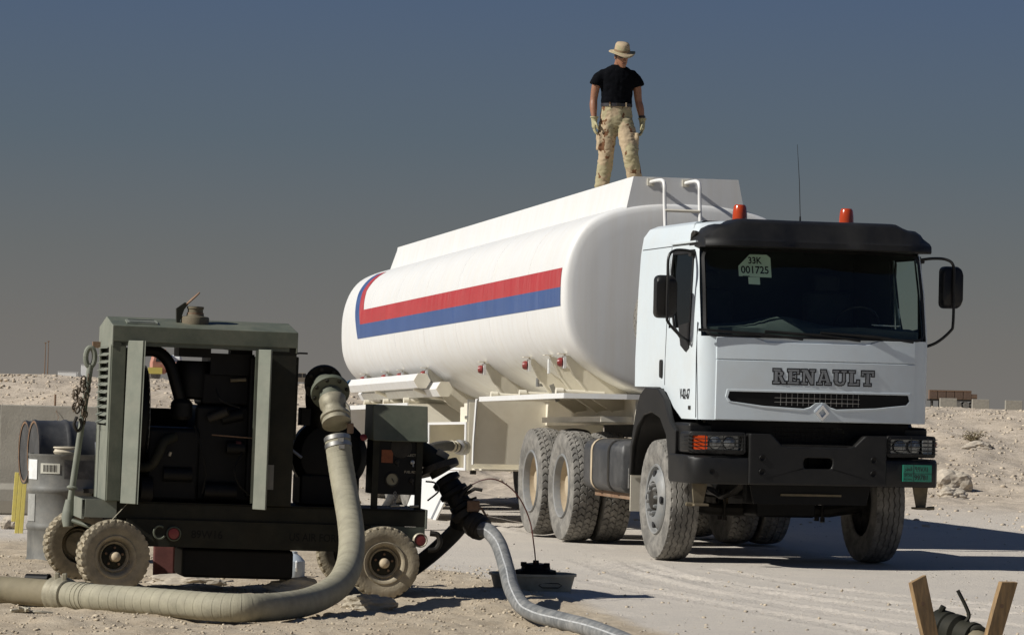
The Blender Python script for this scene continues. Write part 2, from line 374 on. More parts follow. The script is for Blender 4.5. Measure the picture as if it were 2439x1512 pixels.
loose = mixc(mr(nz(2.2), .35, .65, 0, 1), (.43, .355, .26), (.51, .435, .33))
loose = mixc(mr(nz(22), .45, .7, 0, .6), loose, (.33, .265, .185))
bank = mixc(mr(nz(.5), .35, .65, 0, 1), (.50, .42, .325), (.57, .49, .395))
bank = mixc(mr(nz(3.5, 8, .75), .45, .62, 0, .75), bank, (.32, .27, .21))
bank = mixc(mr(nz(14, 6, .8), .50, .66, 0, .7), bank, (.30, .245, .18))
bank = mixc(mr(nz(26, 5, .8), .55, .70, 0, .6), bank, (.68, .60, .49))
c1 = mixc(mr(attr('loose'), .25, .75, 0, 1), yard, loose)
c1 = mixc(attr('bank'), c1, bank)
c1 = mixc(mr(attr('track'), 0, 1, 0, .6), c1, (.62, .56, .49))
c1 = mixc(mr(nz(60, 3), .5, .72, 0, .35), c1, (.30, .26, .21))
L.new(c1, b.inputs['Base Color'])
bp = N.new('ShaderNodeBump'); bp.inputs['Strength'].default_value = .55; bp.inputs['Distance'].default_value = .02
L.new(nz(35, 8, .7), bp.inputs['Height']); 
bp2 = N.new('ShaderNodeBump'); bp2.inputs['Strength'].default_value = .5; bp2.inputs['Distance'].default_value = .006
L.new(nz(160, 3, .7), bp2.inputs['Height']); L.new(bp.outputs[0], bp2.inputs['Normal']); L.new(bp2.outputs[0], b.inputs['Normal'])
gm.materials.append(m)

# stones: the uncountable ones as one mesh each
def ico():
    bm = bmesh.new(); bmesh.ops.create_icosphere(bm, subdivisions=1, radius=1)
    v = np.array([p.co[:] for p in bm.verts]); f = np.array([[q.index for q in fc.verts] for fc in bm.faces]); bm.free(); return v, f
IV, IF = ico()
def scatter(name, n, pick, smin, smax, material, sink=.35):
    vs_, fs_ = [], []; o = 0; pts = []
    for _ in range(n):
        p = pick()
        if p is not None: pts.append(p)
    P = np.array(pts); Z = height(P[:, 0].copy(), P[:, 1].copy())[0]
    for (x, y), z in zip(P, Z):
        s = smin * (smax / smin) ** (rng.rand() ** 2.6)
        v = IV * (1 + .27 * rng.randn(len(IV), 1)) * np.array([1, .6 + .6 * rng.rand(), .45 + .4 * rng.rand()]) * s
        a = rng.rand() * 6.28; ca, sa = math.cos(a), math.sin(a)
        v = np.stack([v[:, 0] * ca - v[:, 1] * sa + x, v[:, 0] * sa + v[:, 1] * ca + y, v[:, 2] + z + s * (.45 - sink)], 1)
        vs_.append(v); fs_.append(IF + o); o += len(IV)
    me = np_mesh(name, np.concatenate(vs_), np.concatenate(fs_), 3); me.materials.append(material)
    ob = bpy.data.objects.new(name, me); COL.objects.link(ob); return ob
def pick_near():
    y = 23 + 11 * rng.rand() ** 1.2; x = (rng.rand() - .5) * (y * .31)
    if x > .3 and rng.rand() > .13: return None
    return x, y
def pick_bank():
    y = 46 + 42 * rng.rand(); x = (rng.rand() - .5) * y * .34
    if x > -3 and y < 61: 
        if rng.rand() > .12: return None
    return x, y
def pick_yard():
    y = 25 + 30 * rng.rand(); x = (rng.rand() - .45) * y * .34; return (x, y)
g1 = scatter('pebbles', 17000, pick_near, .003, .019, mat('pebble', (.45, .38, .28), .95, var=.3, scale=3))
tag(g1, 'small tan pebbles strewn over the loose soil round the pump', 'pebbles', kind='stuff')
g2 = scatter('bank_stones', 34000, pick_bank, .007, .052, mat('bank_stone', (.46, .39, .30), .95, var=.3, scale=1.5))
tag(g2, 'pale broken stones covering the bank behind the yard', 'stones', kind='stuff')
g3 = scatter('grit', 2500, pick_yard, .004, .014, mat('grit_stone', (.40, .37, .32), .95, var=.25, scale=3))
tag(g3, 'fine grit lying on the driven dusty yard', 'grit', kind='stuff')

def rock(name, label, loc, size, seed, group=None, m_=None):
    bm = bmesh.new(); bmesh.ops.create_icosphere(bm, subdivisions=4, radius=1)
    for v in bm.verts:
        p = v.co + V((seed * 3.1, seed, -seed)); d = 1 + .38 * mnoise.noise(p * 1.1) + .20 * mnoise.noise(p * 2.6) + .10 * mnoise.noise(p * 6)
        v.co = V((v.co.x * size[0], v.co.y * size[1], max(v.co.z, -.55) * size[2])) * d
    me = bpy.data.meshes.new(name); bm.to_mesh(me); bm.free(); me.materials.append(m_ or MT['rock'])
    o = bpy.data.objects.new(name, me); COL.objects.link(o); o.location = (loc[0], loc[1], loc[2] + .35 * size[2]); return tag(o, label, 'rock', group)
def rock_at(px, py, d, size, seed, label, name='boulder'):
    p = at(px, py, d); return rock(name, label, (p.x, p.y, gz(p.x, p.y)), size, seed)
rock_at(2268, 1140, 63.5, (.34, .26, .24), 3, 'jagged pale boulder at the foot of the right bank', 'boulder')
rock_at(2330, 1040, 71, (.30, .22, .10), 5, 'low flat pale rock half way up the right bank', 'flat_rock')
rock_at(2268, 1173, 60.5, (.26, .2, .12), 8, 'small rock beside the yard edge below the jagged boulder', 'small_rock')
rock_at(26, 1253, 39.5, (.11, .1, .10), 11, 'round tan stone lying behind the yellow board', 'stone')

# ------------------------------------------------------------------ wheels
def tyre_mesh(name, R, W, rrim, lug, nu, depth, material, nv=26):
    """tyre round the y axis, tread carved into the surface; lug(theta,v)->0..1 groove"""
    prof = []                                           # (v: -1..1 across, y, r, tread?)
    for k in range(nv + 1):
        v = -1 + 2 * k / nv; prof.append((v, v * W * .5 * .90, R - .018 * R / .59 * v * v, True))
    sw = []
    for a in (0, 20, 45, 70, 100, 130, 155, 180):       # sidewall bulge
        t = a / 180; r = R * .965 + (rrim - R * .965) * t; y = W * .5 * (.93 + .07 * math.sin(math.pi * min(1, t * 1.15)) - .10 * max(0, t - .55) / .45)
        sw.append((None, y, r, False))
    left = [(None, -y, r, False) for (_, y, r, _) in reversed(sw)]
    full = left + prof + sw
    full = [(None, -W * .36, rrim * .97, False)] + full + [(None, W * .36, rrim * .97, False)]
    ny_ = len(full); th = np.arange(nu) * 2 * math.pi / nu
    co = np.zeros((nu, ny_, 3))
    for j, (v, y, r, tr) in enumerate(full):
        rr = np.full(nu, r)
        if tr: rr = rr - depth * np.array([lug(a, v) for a in th])
        elif abs(y) > W * .44 and r > R * .80: rr = rr - depth * .45 * np.array([lug(a, math.copysign(1, y)) for a in th]) * (r - R * .80) / (R * .165)
        if not tr and r < R * .78 and r > rrim * 1.05: y = y * (1 + .02 * math.sin(r * 90))
        co[:, j, 0] = rr * np.cos(th); co[:, j, 2] = rr * np.sin(th); co[:, j, 1] = y
    i = np.arange(nu)[:, None] * ny_ + np.arange(ny_ - 1)[None, :]; i2 = ((np.arange(nu) + 1) % nu)[:, None] * ny_ + np.arange(ny_ - 1)[None, :]
    q = np.stack([i.ravel(), i2.ravel(), (i2 + 1).ravel(), (i + 1).ravel()], 1)
    me = np_mesh(name, co.reshape(-1, 3), q, 4); me.polygons.foreach_set('use_smooth', [True] * len(q)); me.set_sharp_from_angle(angle=math.radians(40)); me.materials.append(material)
    return me
def fr(x): return x - math.floor(x)
def lug_drive(a, v):
    n = 46; s = abs(v); g = 0.
    ph = a * n / (2 * math.pi) + (.5 if v > 0 else 0)
    if s > .55: g = 1. if fr(ph + .42 * abs((s - .77) * 4)) < .15 else 0.
    elif s > .06: g = 1. if fr(ph + .5 + .42 * abs((s - .30) * 4)) < .15 else 0.
    if .535 < s < .565 or s < .02: g = max(g, .7)
    return g
def lug_steer(a, v):
    n = 40; z = .055 * (2 * abs(2 * fr(a * n / (2 * math.pi)) - 1) - 1)
    for c in (-.60, -.20, .20, .60):
        if abs(v - c - z) < .026: return 1.
    if abs(v) > .90 and fr(a * n / (2 * math.pi)) < .35: return .7
    return 0.
def lug_field(a, v):
    n = 30; s = abs(v); ph = a * n / (2 * math.pi) + (.5 if v > 0 else 0)
    if s > .28: return 1. if fr(ph + .25 * s) < .42 else 0.
    return .9 if fr(ph + .2) < .12 and s > .06 else (.5 if s < .04 else 0)
RT, WT = .59, .305
TY_DRIVE = tyre_mesh('drive_tyre', RT, WT, .335, lug_drive, 644, .016, MT['tyre'], 40)
TY_STEER = tyre_mesh('steer_tyre', RT, WT, .335, lug_steer, 400, .014, MT['tyre'], 72)
TY_PUMP = tyre_mesh('field_tyre', .283, .165, .155, lug_field, 300, .021, MT['tyre_tan'])
def mesh_obj(name, me, parent, loc=(0, 0, 0)):
    o = bpy.data.objects.new(name, me); COL.objects.link(o); o.parent = parent; o.location = loc; return o
def truck_wheel(parent, loc, side, kind, rim_mat='rim'):
    """side -1: outer face towards -y.  kind: steer / dual"""
    h = bpy.data.objects.new('wheel', None); COL.objects.link(h); h.parent = parent; h.location = loc
    ax = (0, side, 0); o = WT / 2
    mesh_obj('tyre', TY_STEER if kind == 'steer' else TY_DRIVE, h)
    b = MB()
    if kind == 'steer':
        b.lathe([(.345, o - .02), (.335, o - .005), (.318, o - .012), (.31, o - .05), (.295, o - .055), (.27, o - .02), (.21, o + .012), (.175, o + .012), (.165, o - .02), (.12, o - .025), (.11, o + .0), (.085, o + .02), (.0, o + .025)], axis=ax, seg=40, closed=True)
        rim = b.build('rim', MT[rim_mat], h, ang=50)
        for k in range(4):
            a = math.radians(90 * k)
            c = V((math.cos(a) * .243, side * (o + .0005), math.sin(a) * .243))
            MB().lathe([(.036, -.02), (.036, .005), (.032, .007), (.001, .0065)], o=c, axis=ax, seg=14).build('hand_hole', MT['ink'], h)
        for k in range(10):
            a = math.radians(36 * k + 9); c = V((math.cos(a) * .142, side * (o - .02), math.sin(a) * .142))
            MB().lathe([(.019, 0), (.019, .045), (.012, .06), (.001, .06)], o=c, axis=ax, seg=6).build('wheel_nut', MT['rim'], h)
        b = MB(); b.lathe([(.124, o - .022), (.118, o - .012), (.112, o + .0), (.088, o + .026), (.001, o + .032)], axis=ax, seg=20); b.build('hub', MT['dark'], h)
    else:
        MB().lathe([(.345, o - .02), (.335, o - .004), (.318, o - .012), (.308, o - .05), (.304, o - .08)], axis=ax, seg=40, closed=True).build('rim_flange', MT['rim'], h, ang=50)
        b.lathe([(.305, o - .075), (.30, o - .17), (.27, o - .20), (.16, o - .215), (.155, o - .17), (.13, o - .15), (.11, o - .08), (.001, o - .07)], axis=ax, seg=40, closed=True)
        rim = b.build('rim', MT['rim_tan'], h, ang=50)
        b = MB()
        for k in range(10):
            a = math.radians(36 * k); c = V((math.cos(a) * .20, side * (o - .21), math.sin(a) * .20)); b.lathe([(.018, 0), (.018, .04), (.001, .045)], o=c, axis=ax, seg=6)
        b.build('wheel_nuts', MT['rim_tan'], h, kind='stuff')
    return h

# ------------------------------------------------------------------ tractor
TO = V((2.58238811, 36.29899954, 0)); TPSI = math.radians(13.3)
tr = thing('tractor_truck', 'white cab-over tractor truck with black sun visor, bumper and two orange beacons', 'truck', TO, (0, 0, TPSI - math.pi / 2))
Wf = truck_wheel(tr, (0, -1.04, .59), -1, 'steer'); truck_wheel(tr, (0, 1.04, .59), 1, 'steer')
for xr, zr in ((-3.65, .60), (-5.05, .61)):
    for s in (-1, 1):
        w1 = truck_wheel(tr, (xr, s * 1.068, zr), s, 'dual'); w1.rotation_euler.y = random.random() * 3
        w2 = truck_wheel(tr, (xr, s * .715, zr), s, 'dual'); w2.rotation_euler.y = random.random() * 3
# cab surface
KZ = [1.30, 1.95, 2.17, 2.60, 3.00, 3.16, 3.24, 3.275]
KX = [1.365, 1.375, 1.36, 1.26, 1.15, 1.08, 1.00, .85]
KH = [1.155, 1.16, 1.155, 1.145, 1.125, 1.10, 1.06, .98]
KR = [.16, .16, .13, .10, .10, .12, .16, .20]
XREAR = -.93
def ip(z, K): return float(np.interp(z, KZ, K))
def cab_front(y, z, off=0.):
    hw = ip(z, KH); r = ip(z, KR); x = ip(z, KX) - .075 * (min(abs(y), hw) / hw) ** 2
    e = abs(y) - (hw - r)
    if e > 0: x -= r - math.sqrt(max(0, r * r - min(e, r) ** 2))
    return x + off
def zbot(x): return float(np.interp(x, [.15, .68], [1.68, 1.385]))
SX = [XREAR, -.60, -.25, .0, .24, .50, .78, None]
FYF = [-1, -.86, -.6, -.3, 0, .3, .6, .86, 1]
def cab_ring(z, inset=0., clampb=True):
    hw = ip(z, KH) - inset; r = ip(z, KR); pts = []
    xfc = ip(z, KX) - .075 - inset; xc = xfc - r
    rear = XREAR + inset + max(0, z - 3.16) * .9
    side = []
    for x in SX:
        x = min(1.0, xc - .03) if x is None else max(x, rear)
        side.append((x, hw))
    side.append((xc, hw))
    for a in (22, 45, 68): side.append((xc + r * math.sin(math.radians(a)), hw - r + r * math.cos(math.radians(a))))
    L_ = [(x, -y) for x, y in side]; Rr = [(x, y) for x, y in reversed(side)]
    front = [(ip(z, KX) - .075 * (f * (hw - r) / hw) ** 2 - inset, f * (hw - r)) for f in FYF]
    ring = L_ + front + Rr
    out = []
    for i, (x, y) in enumerate(ring):
        zz = max(z, zbot(x)) if clampb and abs(y) > hw - 1e-6 else z
        out.append(V((x, y, zz)))
    return out
ZR = [1.385, 1.46, 1.58, 1.68, 1.95, 2.17, 2.25, 2.62, 2.97, 3.04, 3.10, 3.16, 3.20, 3.24, 3.26, 3.275]
nside = len(SX) + 4; nring = 2 * nside + len(FYF)
def is_ws(i, j): return 5 <= i < 9 and nside - 2 <= j < nring - nside + 1
def is_dw(i, j): return 6 <= i < 8 and (4 <= j < 7 or nring - 1 - 7 <= j < nring - 1 - 4)
def cab_shell(inset, sel):
    b = MB(); rings = [cab_ring(z, inset) for z in ZR]; o = 0
    for r in rings: b.v += [tuple(p) for p in r]
    for i in range(len(rings) - 1):
        for j in range(nring - 1):
            if sel(i, j): b.f.append((i * nring + j, i * nring + j + 1, (i + 1) * nring + j + 1, (i + 1) * nring + j))
    return b, rings
b, rings = cab_shell(0, lambda i, j: not is_ws(i, j) and not is_dw(i, j))
n0 = (len(rings) - 1) * nring
for j in range(nring // 2): 
    if j + 1 < nring - 2 - j: b.f.append((n0 + j, n0 + j + 1, n0 + nring - 2 - j, n0 + nring - 1 - j))
for i in range(len(rings) - 1): b.f.append((i * nring, (i + 1) * nring, (i + 1) * nring + nring - 1, i * nring + nring - 1))
cab = b.build('cab', MT['white'], tr, ang=28)
b, _ = cab_shell(.035, lambda i, j: not is_ws(i, j) and not is_dw(i, j))
for i in range(len(rings) - 1): b.f.append((i * nring, (i + 1) * nring, (i + 1) * nring + nring - 1, i * nring + nring - 1))
for j in range(nring // 2):
    if j + 1 < nring - 2 - j: b.f.append((n0 + j, n0 + j + 1, n0 + nring - 2 - j, n0 + nring - 1 - j))
b.build('cab_lining', MT['liner'], cab)
b, _ = cab_shell(.012, is_ws); b.build('windscreen', MT['glassw'], tr, recalc=True)
for lo in (True, False):
    b, _ = cab_shell(.012, lambda i, j: is_dw(i, j) and (j < nring // 2) == lo); b.build('side_window', MT['glasss'], tr)
# black rubber round the glass
def loop_strip(fn, loop, w_, off):
    n = len(loop); c = V((sum(p[0] for p in loop) / n, sum(p[1] for p in loop) / n)); b = MB(); rings = []
    for k in range(n):
        p = V(loop[k]); q = V(loop[(k + 1) % n]); o_ = V(loop[k - 1]); t_ = (q - o_).normalized(); nn = V((t_.y, -t_.x))
        if nn.dot(p - c) < 0: nn = -nn
        i_ = p - nn * w_
        rings.append([fn(p.x, p.y, off), fn(i_.x, i_.y, off), fn(i_.x, i_.y, -.004), fn(p.x, p.y, -.004)])
    rings.append(rings[0]); return b.loft(rings, True, False, False)
wl = rrect(-1.105, 1.105, 2.165, 3.01, .10, 5)
wl2 = []
for i in range(len(wl)):                                     # more points on the long runs
    p, q = V(wl[i]), V(wl[(i + 1) % len(wl)]); m_ = max(1, int((q - p).length / .08))
    for k in range(m_): wl2.append(tuple(p.lerp(q, k / m_)))
loop_strip(lambda y, z, o_: V((cab_front(y * (1 - .02 * (z - 2.1)), z, o_), y * (1 - .02 * (z - 2.1)), z)), wl2, .024, .012).build('windscreen_seal', MT['black'], cab)
for s in (-1, 1):
    dl = [(.235, 2.80), (.27, 2.99), (1.0, 2.99), (1.02, 2.60), (1.0, 2.10), (.80, 2.10), (.44, 2.24), (.32, 2.45)]
    dd = []
    for i in range(len(dl)):
        p, q = V(dl[i]), V(dl[(i + 1) % len(dl)])
        for k in range(5): dd.append(tuple(p.lerp(q, k / 5)))
    loop_strip(lambda x, z, o_: V((x, s * (ip(z, KH) + o_), z)), dd, .035, .010).build('window_seal', MT['black'], cab)
    b = MB(); b.prism([[(.24, 2.82), (.30, 2.30), (.46, 2.235), (.30, 2.60)]], lambda a, c, t_: (a, s * (ip(c, KH) + t_), c), -.01, .006); b.build('window_corner', MT['white'], cab)
    b = MB(); b.prism([[(.62, 2.27), (1.0, 2.30), (1.0, 2.06), (.90, 2.02), (.72, 2.08)]], lambda a, c, t_: (a, s * (ip(c, KH) + t_), c), -.01, .012); b.build('mirror_base', MT['black'], cab)
    # door outline, handle, lower door lip
    b = MB()
    for p, q in (((.19, 3.03), (.17, 1.70)), ((-.88, 3.035), (1.0, 3.045))) + ((((1.20, 2.30), (1.225, 1.40)),) if s < 0 else ()):
        P = [V(p).lerp(V(q), k / 8) for k in range(9)]
        b.tube([(x, s * (ip(z, KH) + .0005 - (0 if x < 1.12 else .012)), z) for x, z in P], .0042, 6)
    b.build('door_gap', MT['ink'], cab, kind='stuff')
    b = MB(); b.prism([rrect(.01, .10, 1.77, 1.945, .03)], lambda a, c, t_: (a, s * (ip(c, KH) + t_), c), -.01, .016); dh = b.build('door_handle', MT['black'], tr, bevel=.006)
    b = MB(); b.bx(.19, 1.08, s * 1.117, s * 1.142, 3.055, 3.072); b.build('drip_rail', MT['white'], cab)
# front panels, a gap apart
def fpatch(loops, t0, t1, n=0):
    # refine outline so the panel follows the curve
    L2 = []
    for lp in loops:
        out = []
        for i in range(len(lp)):
            p, q = V(lp[i]), V(lp[(i + 1) % len(lp)]); m_ = max(1, int((q - p).length / .07))
            for k in range(m_): out.append(tuple(p.lerp(q, k / m_)))
        L2.append(out)
    return MB().prism(L2, lambda y, z, t_: (cab_front(y, z, t_), y, z), t0, t1)
up = [(-.985, 1.957), (1.015 - .03, 1.957), (.985, 2.165), (.62, 2.165), (.50, 2.125), (-.50, 2.125), (-.62, 2.165), (-.985, 2.165)]
fpatch([up], -.03, .014).build('upper_front_panel', MT['white'], tr, bevel=.006)
GR = [(-.885, 1.655), (-.90, 1.60), (-.87, 1.562), (-.55, 1.525), (-.16, 1.507), (-.10, 1.525), (-.045, 1.565), (.045, 1.565), (.10, 1.525), (.16, 1.507), (.55, 1.525), (.87, 1.562), (.90, 1.60), (.885, 1.655)]
GR = [(y + .03, z) for y, z in GR]
lowp = [(-.985, 1.388), (.985, 1.388), (.985, 1.948), (-.985, 1.948)]
lp = fpatch([lowp, GR], -.03, .016).build('lower_front_panel', MT['white'], tr, bevel=.006)
b = MB(); rim_o = [(.03 + (y - .03) * 1.028, 1.585 + (z - 1.585) * 1.30) for y, z in GR]
fpatch([rim_o, GR], -.02, .022).build('grille_surround', MT['white'], lp, bevel=.005)
gl_ = sorted([(y, z) for y, z in GR if z < 1.62]); b = MB(); b.loft([[V((cab_front(y, z, .006), y, z)) for z in np.linspace(float(np.interp(y, [k[0] for k in gl_], [k[1] for k in gl_])) - .004, 1.660, 4)] for y in np.linspace(-.875, .935, 61)], False); grl = b.build('grille', MT['near_black'], tr)
b = MB()
for y in np.arange(-.36, .44, .055): b.tube([(cab_front(y, 1.535, .011), y, 1.535), (cab_front(y, 1.65, .011), y, 1.65)], .0025, 5)
for z in (1.565, 1.605): b.tube([(cab_front(y, z, .013), y, z) for y in np.arange(-.42, .48, .06)], .0025, 5)
b.build('grille_wires', MT['steel'], grl, kind='stuff')
# emblem: a hollow diamond
cy = .045; dm = [(cy, 1.555), (cy + .073, 1.472), (cy, 1.392), (cy - .073, 1.472)]; di = [(cy + .004, 1.512), (cy + .033, 1.470), (cy - .004, 1.432), (cy - .033, 1.474)]
b = MB(); b.prism([[(cy, 1.572), (cy + .082, 1.49), (cy + .03, 1.42), (cy, 1.40), (cy - .03, 1.42), (cy - .082, 1.49)]], lambda y, z, t_: (cab_front(y, z, t_), y, z), .0, .022); b.build('emblem_mount', MT['white'], lp, bevel=.006)
b = MB(); b.prism([dm, di], lambda y, z, t_: (cab_front(y, z, t_ - .12 * abs(y - cy)), y, z), .015, .044); em = b.build('emblem', MT['chrome'], tr, bevel=.004)
# maker's name in outlined slab letters
def slab(ch):
    s = .30; e = .10      # stem width, serif depth (unit: letter height 1)
    R_ = lambda a, b_, c, d: [(a, c), (b_, c), (b_, d), (a, d)]
    if ch == 'R': return .86, [R_(0, .46, 0, .14), R_(0, .5, .86, 1), R_(.09, .09 + .22, .14, .86), [(.31, .86), (.5, .86), (.62, .82), (.68, .70), (.62, .56), (.50, .50), (.31, .50), (.31, .60), (.43, .61), (.47, .68), (.43, .75), (.31, .76)], [(.36, .50), (.58, .50), (.78, .14), (.88, .14), (.88, 0), (.62, 0)]]
    if ch == 'E': return .80, [R_(0, .78, 0, .15), R_(0, .78, .85, 1), R_(.09, .31, .15, .85), R_(.31, .58, .43, .57), R_(.64, .78, .15, .30), R_(.64, .78, .70, .85), R_(.50, .58, .36, .64)]
    if ch == 'N': return .96, [R_(0, .40, 0, .13), R_(0, .30, .87, 1), R_(.11, .26, .13, .87), R_(.60, .96, .87, 1), R_(.70, .85, .0, .87), [(.20, 1), (.40, 1), (.85, .18), (.85, 0), (.66, 0), (.22, .8)]]
    if ch == 'A': return .98, [R_(0, .36, 0, .13), R_(.56, .98, 0, .13), [(.10, .13), (.25, .13), (.46, .80), (.40, 1), (.36, 1)], [(.40, 1), (.60, 1), (.90, .13), (.66, .13)], R_(.28, .72, .28, .40), R_(.26, .6, .87, 1)]
    if ch == 'U': return .96, [R_(0, .42, .87, 1), R_(.58, .96, .87, 1), R_(.10, .32, .25, .87), R_(.69, .84, .25, .87), [(.10, .25), (.32, .25), (.38, .16), (.48, .13), (.60, .15), (.69, .25), (.84, .25), (.76, .07), (.60, 0), (.36, 0), (.18, .07)]]
    if ch == 'L': return .78, [R_(0, .76, 0, .15), R_(0, .44, .86, 1), R_(.10, .32, .15, .86), R_(.60, .76, .15, .36)]
    if ch == 'T': return .88, [R_(0, .88, .85, 1), R_(.33, .55, .13, .85), R_(.20, .68, 0, .13), R_(0, .14, .66, .85), R_(.74, .88, .66, .85)]
def grow(poly, d):
    c = V((sum(p[0] for p in poly) / len(poly), sum(p[1] for p in poly) / len(poly))); out = []; n = len(poly)
    ar = sum(poly[i][0] * poly[(i + 1) % n][1] - poly[(i + 1) % n][0] * poly[i][1] for i in range(n)); sg = 1 if ar > 0 else -1
    for i in range(n):
        p = V(poly[i]); a = (p - V(poly[i - 1])).normalized(); b_ = (V(poly[(i + 1) % n]) - p).normalized()
        na = V((a.y, -a.x)) * sg; nb = V((b_.y, -b_.x)) * sg; k = na + nb; k = k / max(.35, k.length_squared / 2) if k.length > 1e-4 else na
        out.append(tuple(p + k * d))
    return out
yy = -.440; lh = .138
for ch in 'RENAULT':
    wd, polys = slab(ch); bo, bi = MB(), MB()
    for k, pl in enumerate(polys):
        for mb, d, t_ in ((bo, .075, .0175), (bi, -.012, .0208)):
            pp = [(yy + px * lh * 1.02, 1.738 + pz * lh) for px, pz in grow(pl, d)]
            mb.prism([pp], lambda y, z, q: (cab_front(y, z, q), y, z), .012, t_ + k * .0004)
    yy += (wd + .135) * lh * 1.02 + .0015
    bo.build('letter_outline', MT['ink'], lp, smooth=False); bi.build('letter', MT['letter'], lp, smooth=False)
# cowl, wipers
b = MB(); b.bx(1.14, 1.345, -.70, .70, 2.10, 2.155); b.build('cowl', MT['black'], tr, bevel=.012)
for y0, y1 in ((-.15, -.95), (.42, -.30), (.95, .25)):
    b = MB(); b.tube([(1.36, y0, 2.16), (1.375, (y0 + y1) / 2, 2.20), (1.35, y1, 2.215)], .011, 6); b.tube([(1.365, y1 + .34, 2.20), (1.34, y1 - .22, 2.225)], .014, 6); b.build('wiper', MT['black'], tr)
# visor with two raised pods
def visor_top(y):
    a = abs(y); s_ = 1 - max(0, (a - .90) / .22) ** 2 * .55
    return 3.232 + .055 * (1 - float(sstep(.76, .90, np.array(a)))) if a < .97 else 3.232 - .12 * ((a - .97) / .15) ** 2
b = MB(); rg = []
for k in range(33):
    y = -1.12 + 2.24 * k / 32; a = abs(y); zt = visor_top(y); pull = .10 * max(0, (a - .8) / .32) ** 2 * 1.3
    pod = .040 * float(sstep(.22, .42, np.array(a)))
    xf = 1.43 + pod - pull
    rg.append([V((xf - .02, y, 3.005 + .0)), V((xf, y, 3.02)), V((xf - .005, y, 3.07)), V((xf - .05, y, 3.10)), V((xf - .10, y, zt - .05)), V((xf - .17, y, zt - .012)), V((xf - .30, y, zt)), V((.85, y, zt - .005)), V((.82, y, 3.10)), V((1.08 - .3 * (a / 1.12) ** 4, y, 3.02))])
b.loft(rg); visor = b.build('sun_visor', MT['black'], tr, ang=50)
b = MB()
for y in (-.035, .035): b.lathe([(.018, 0), (.012, .012), (.001, .012)], o=(1.345, y, 3.16), axis=(1, 0, .3), seg=10)
b.build('visor_plugs', MT['black'], visor, kind='stuff')
for s in (-1, 1):
    q = MB(); q.lathe([(.075, 0), (.08, .03), (.078, .045)], o=(.50, s * .54, 3.262), seg=20); bc = q.build('beacon', MT['black'], tr)
    q = MB(); q.lathe([(.072, 0), (.070, .06), (.062, .125), (.050, .145), (.001, .150)], o=(.50, s * .54, 3.306), seg=20); q.build('lens', MT['amber'], bc)
q = MB(); q.tube([(.5, .07, 3.27), (.5, .07, 3.36)], [.012, .008], 8); q.tube([(.5, .07, 3.36), (.48, .06, 3.7), (.45, .04, 4.06)], [.004, .0035, .002], 6); q.build('antenna', MT['black'], tr)
q = MB(); q.prism([[(.86, 3.09), (1.02, 3.135), (1.0, 3.16), (.93, 3.17), (.88, 3.15)]], lambda a, c, t_: (a, t_, c), -1.135, -1.09); q.build('marker_lamp', MT['dark'], tr, bevel=.008)
# mirrors on bent tube arms
for s in (-1, 1):
    up_m = .17 if s > 0 else 0.
    h = bpy.data.objects.new('mirror', None); COL.objects.link(h); h.parent = tr
    q = MB(); q.loft([[V((x, s * y, z)) for (y, z) in rrect(1.325, 1.525 if x > 1.0 else 1.52, 2.33 + up_m + i_, 2.735 + up_m - i_, .05)] for x, i_ in ((.99, .0), (1.06, .0), (1.10, .012), (1.125, .04))]); q.build('mirror_housing', MT['black'], h, ang=50)
    q = MB(); q.prism([rrect(1.345, 1.505, 2.35 + up_m, 2.715 + up_m, .04)], lambda a, c, t_: (t_, s * a, c), .984, .989); q.build('mirror_glass', MT['chrome'], h)
    q = MB(); q.tube(spline([(1.0, s * 1.10, 2.955), (1.06, s * 1.24, 2.975), (1.11, s * 1.36, 2.965), (1.135, s * 1.42, 2.90), (1.14, s * 1.425, 2.70), (1.14, s * 1.425, 2.36), (1.13, s * 1.40, 2.28), (1.09, s * 1.28, 2.17), (1.0, s * 1.165, 2.115)], 5), .014, 8); q.build('mirror_arm', MT['black'], h)
    q = MB(); q.box((.97, s * 1.14, 2.95), (.10, .06, .05)); q.build('arm_bracket', MT['black'], h, bevel=.01)
# cab inside
q = MB(); q.loft([[V((x, y, z)) for x, z in ((1.22, 2.16), (1.20, 2.26 + .03 * math.exp(-((y - .45) / .3) ** 2)), (.95, 2.29 + .09 * math.exp(-((y + .25) / .35) ** 2)), (.82, 2.25), (.80, 1.95), (1.2, 1.95))] for y in np.linspace(-1.05, 1.05, 22)]); q.build('dashboard', MT['dash'], tr, ang=60)
for y in (-.62, .62):
    q = MB(); q.box((.05, y, 2.0), (.5, .52, .18)); q.box((-.25, y, 2.35), (.16, .5, .62), Matrix.Rotation(-.15, 3, 'Y')); q.box((-.32, y, 2.74), (.10, .28, .2)); q.build('seat', MT['cloth_dark'], tr, bevel=.05)
q = MB(); q.tube([(.62 + .10 * math.sin(a), .62 + .23 * math.cos(a), 2.30 + .20 * math.sin(a)) for a in np.linspace(0, 2 * math.pi, 25)], .014, 6); q.tube([(.62, .40, 2.30), (.62, .84, 2.30)], .014, 6); q.tube([(.62, .62, 2.30), (.85, .62, 2.1)], .03, 8); q.build('steering_wheel', MT['black'], tr)
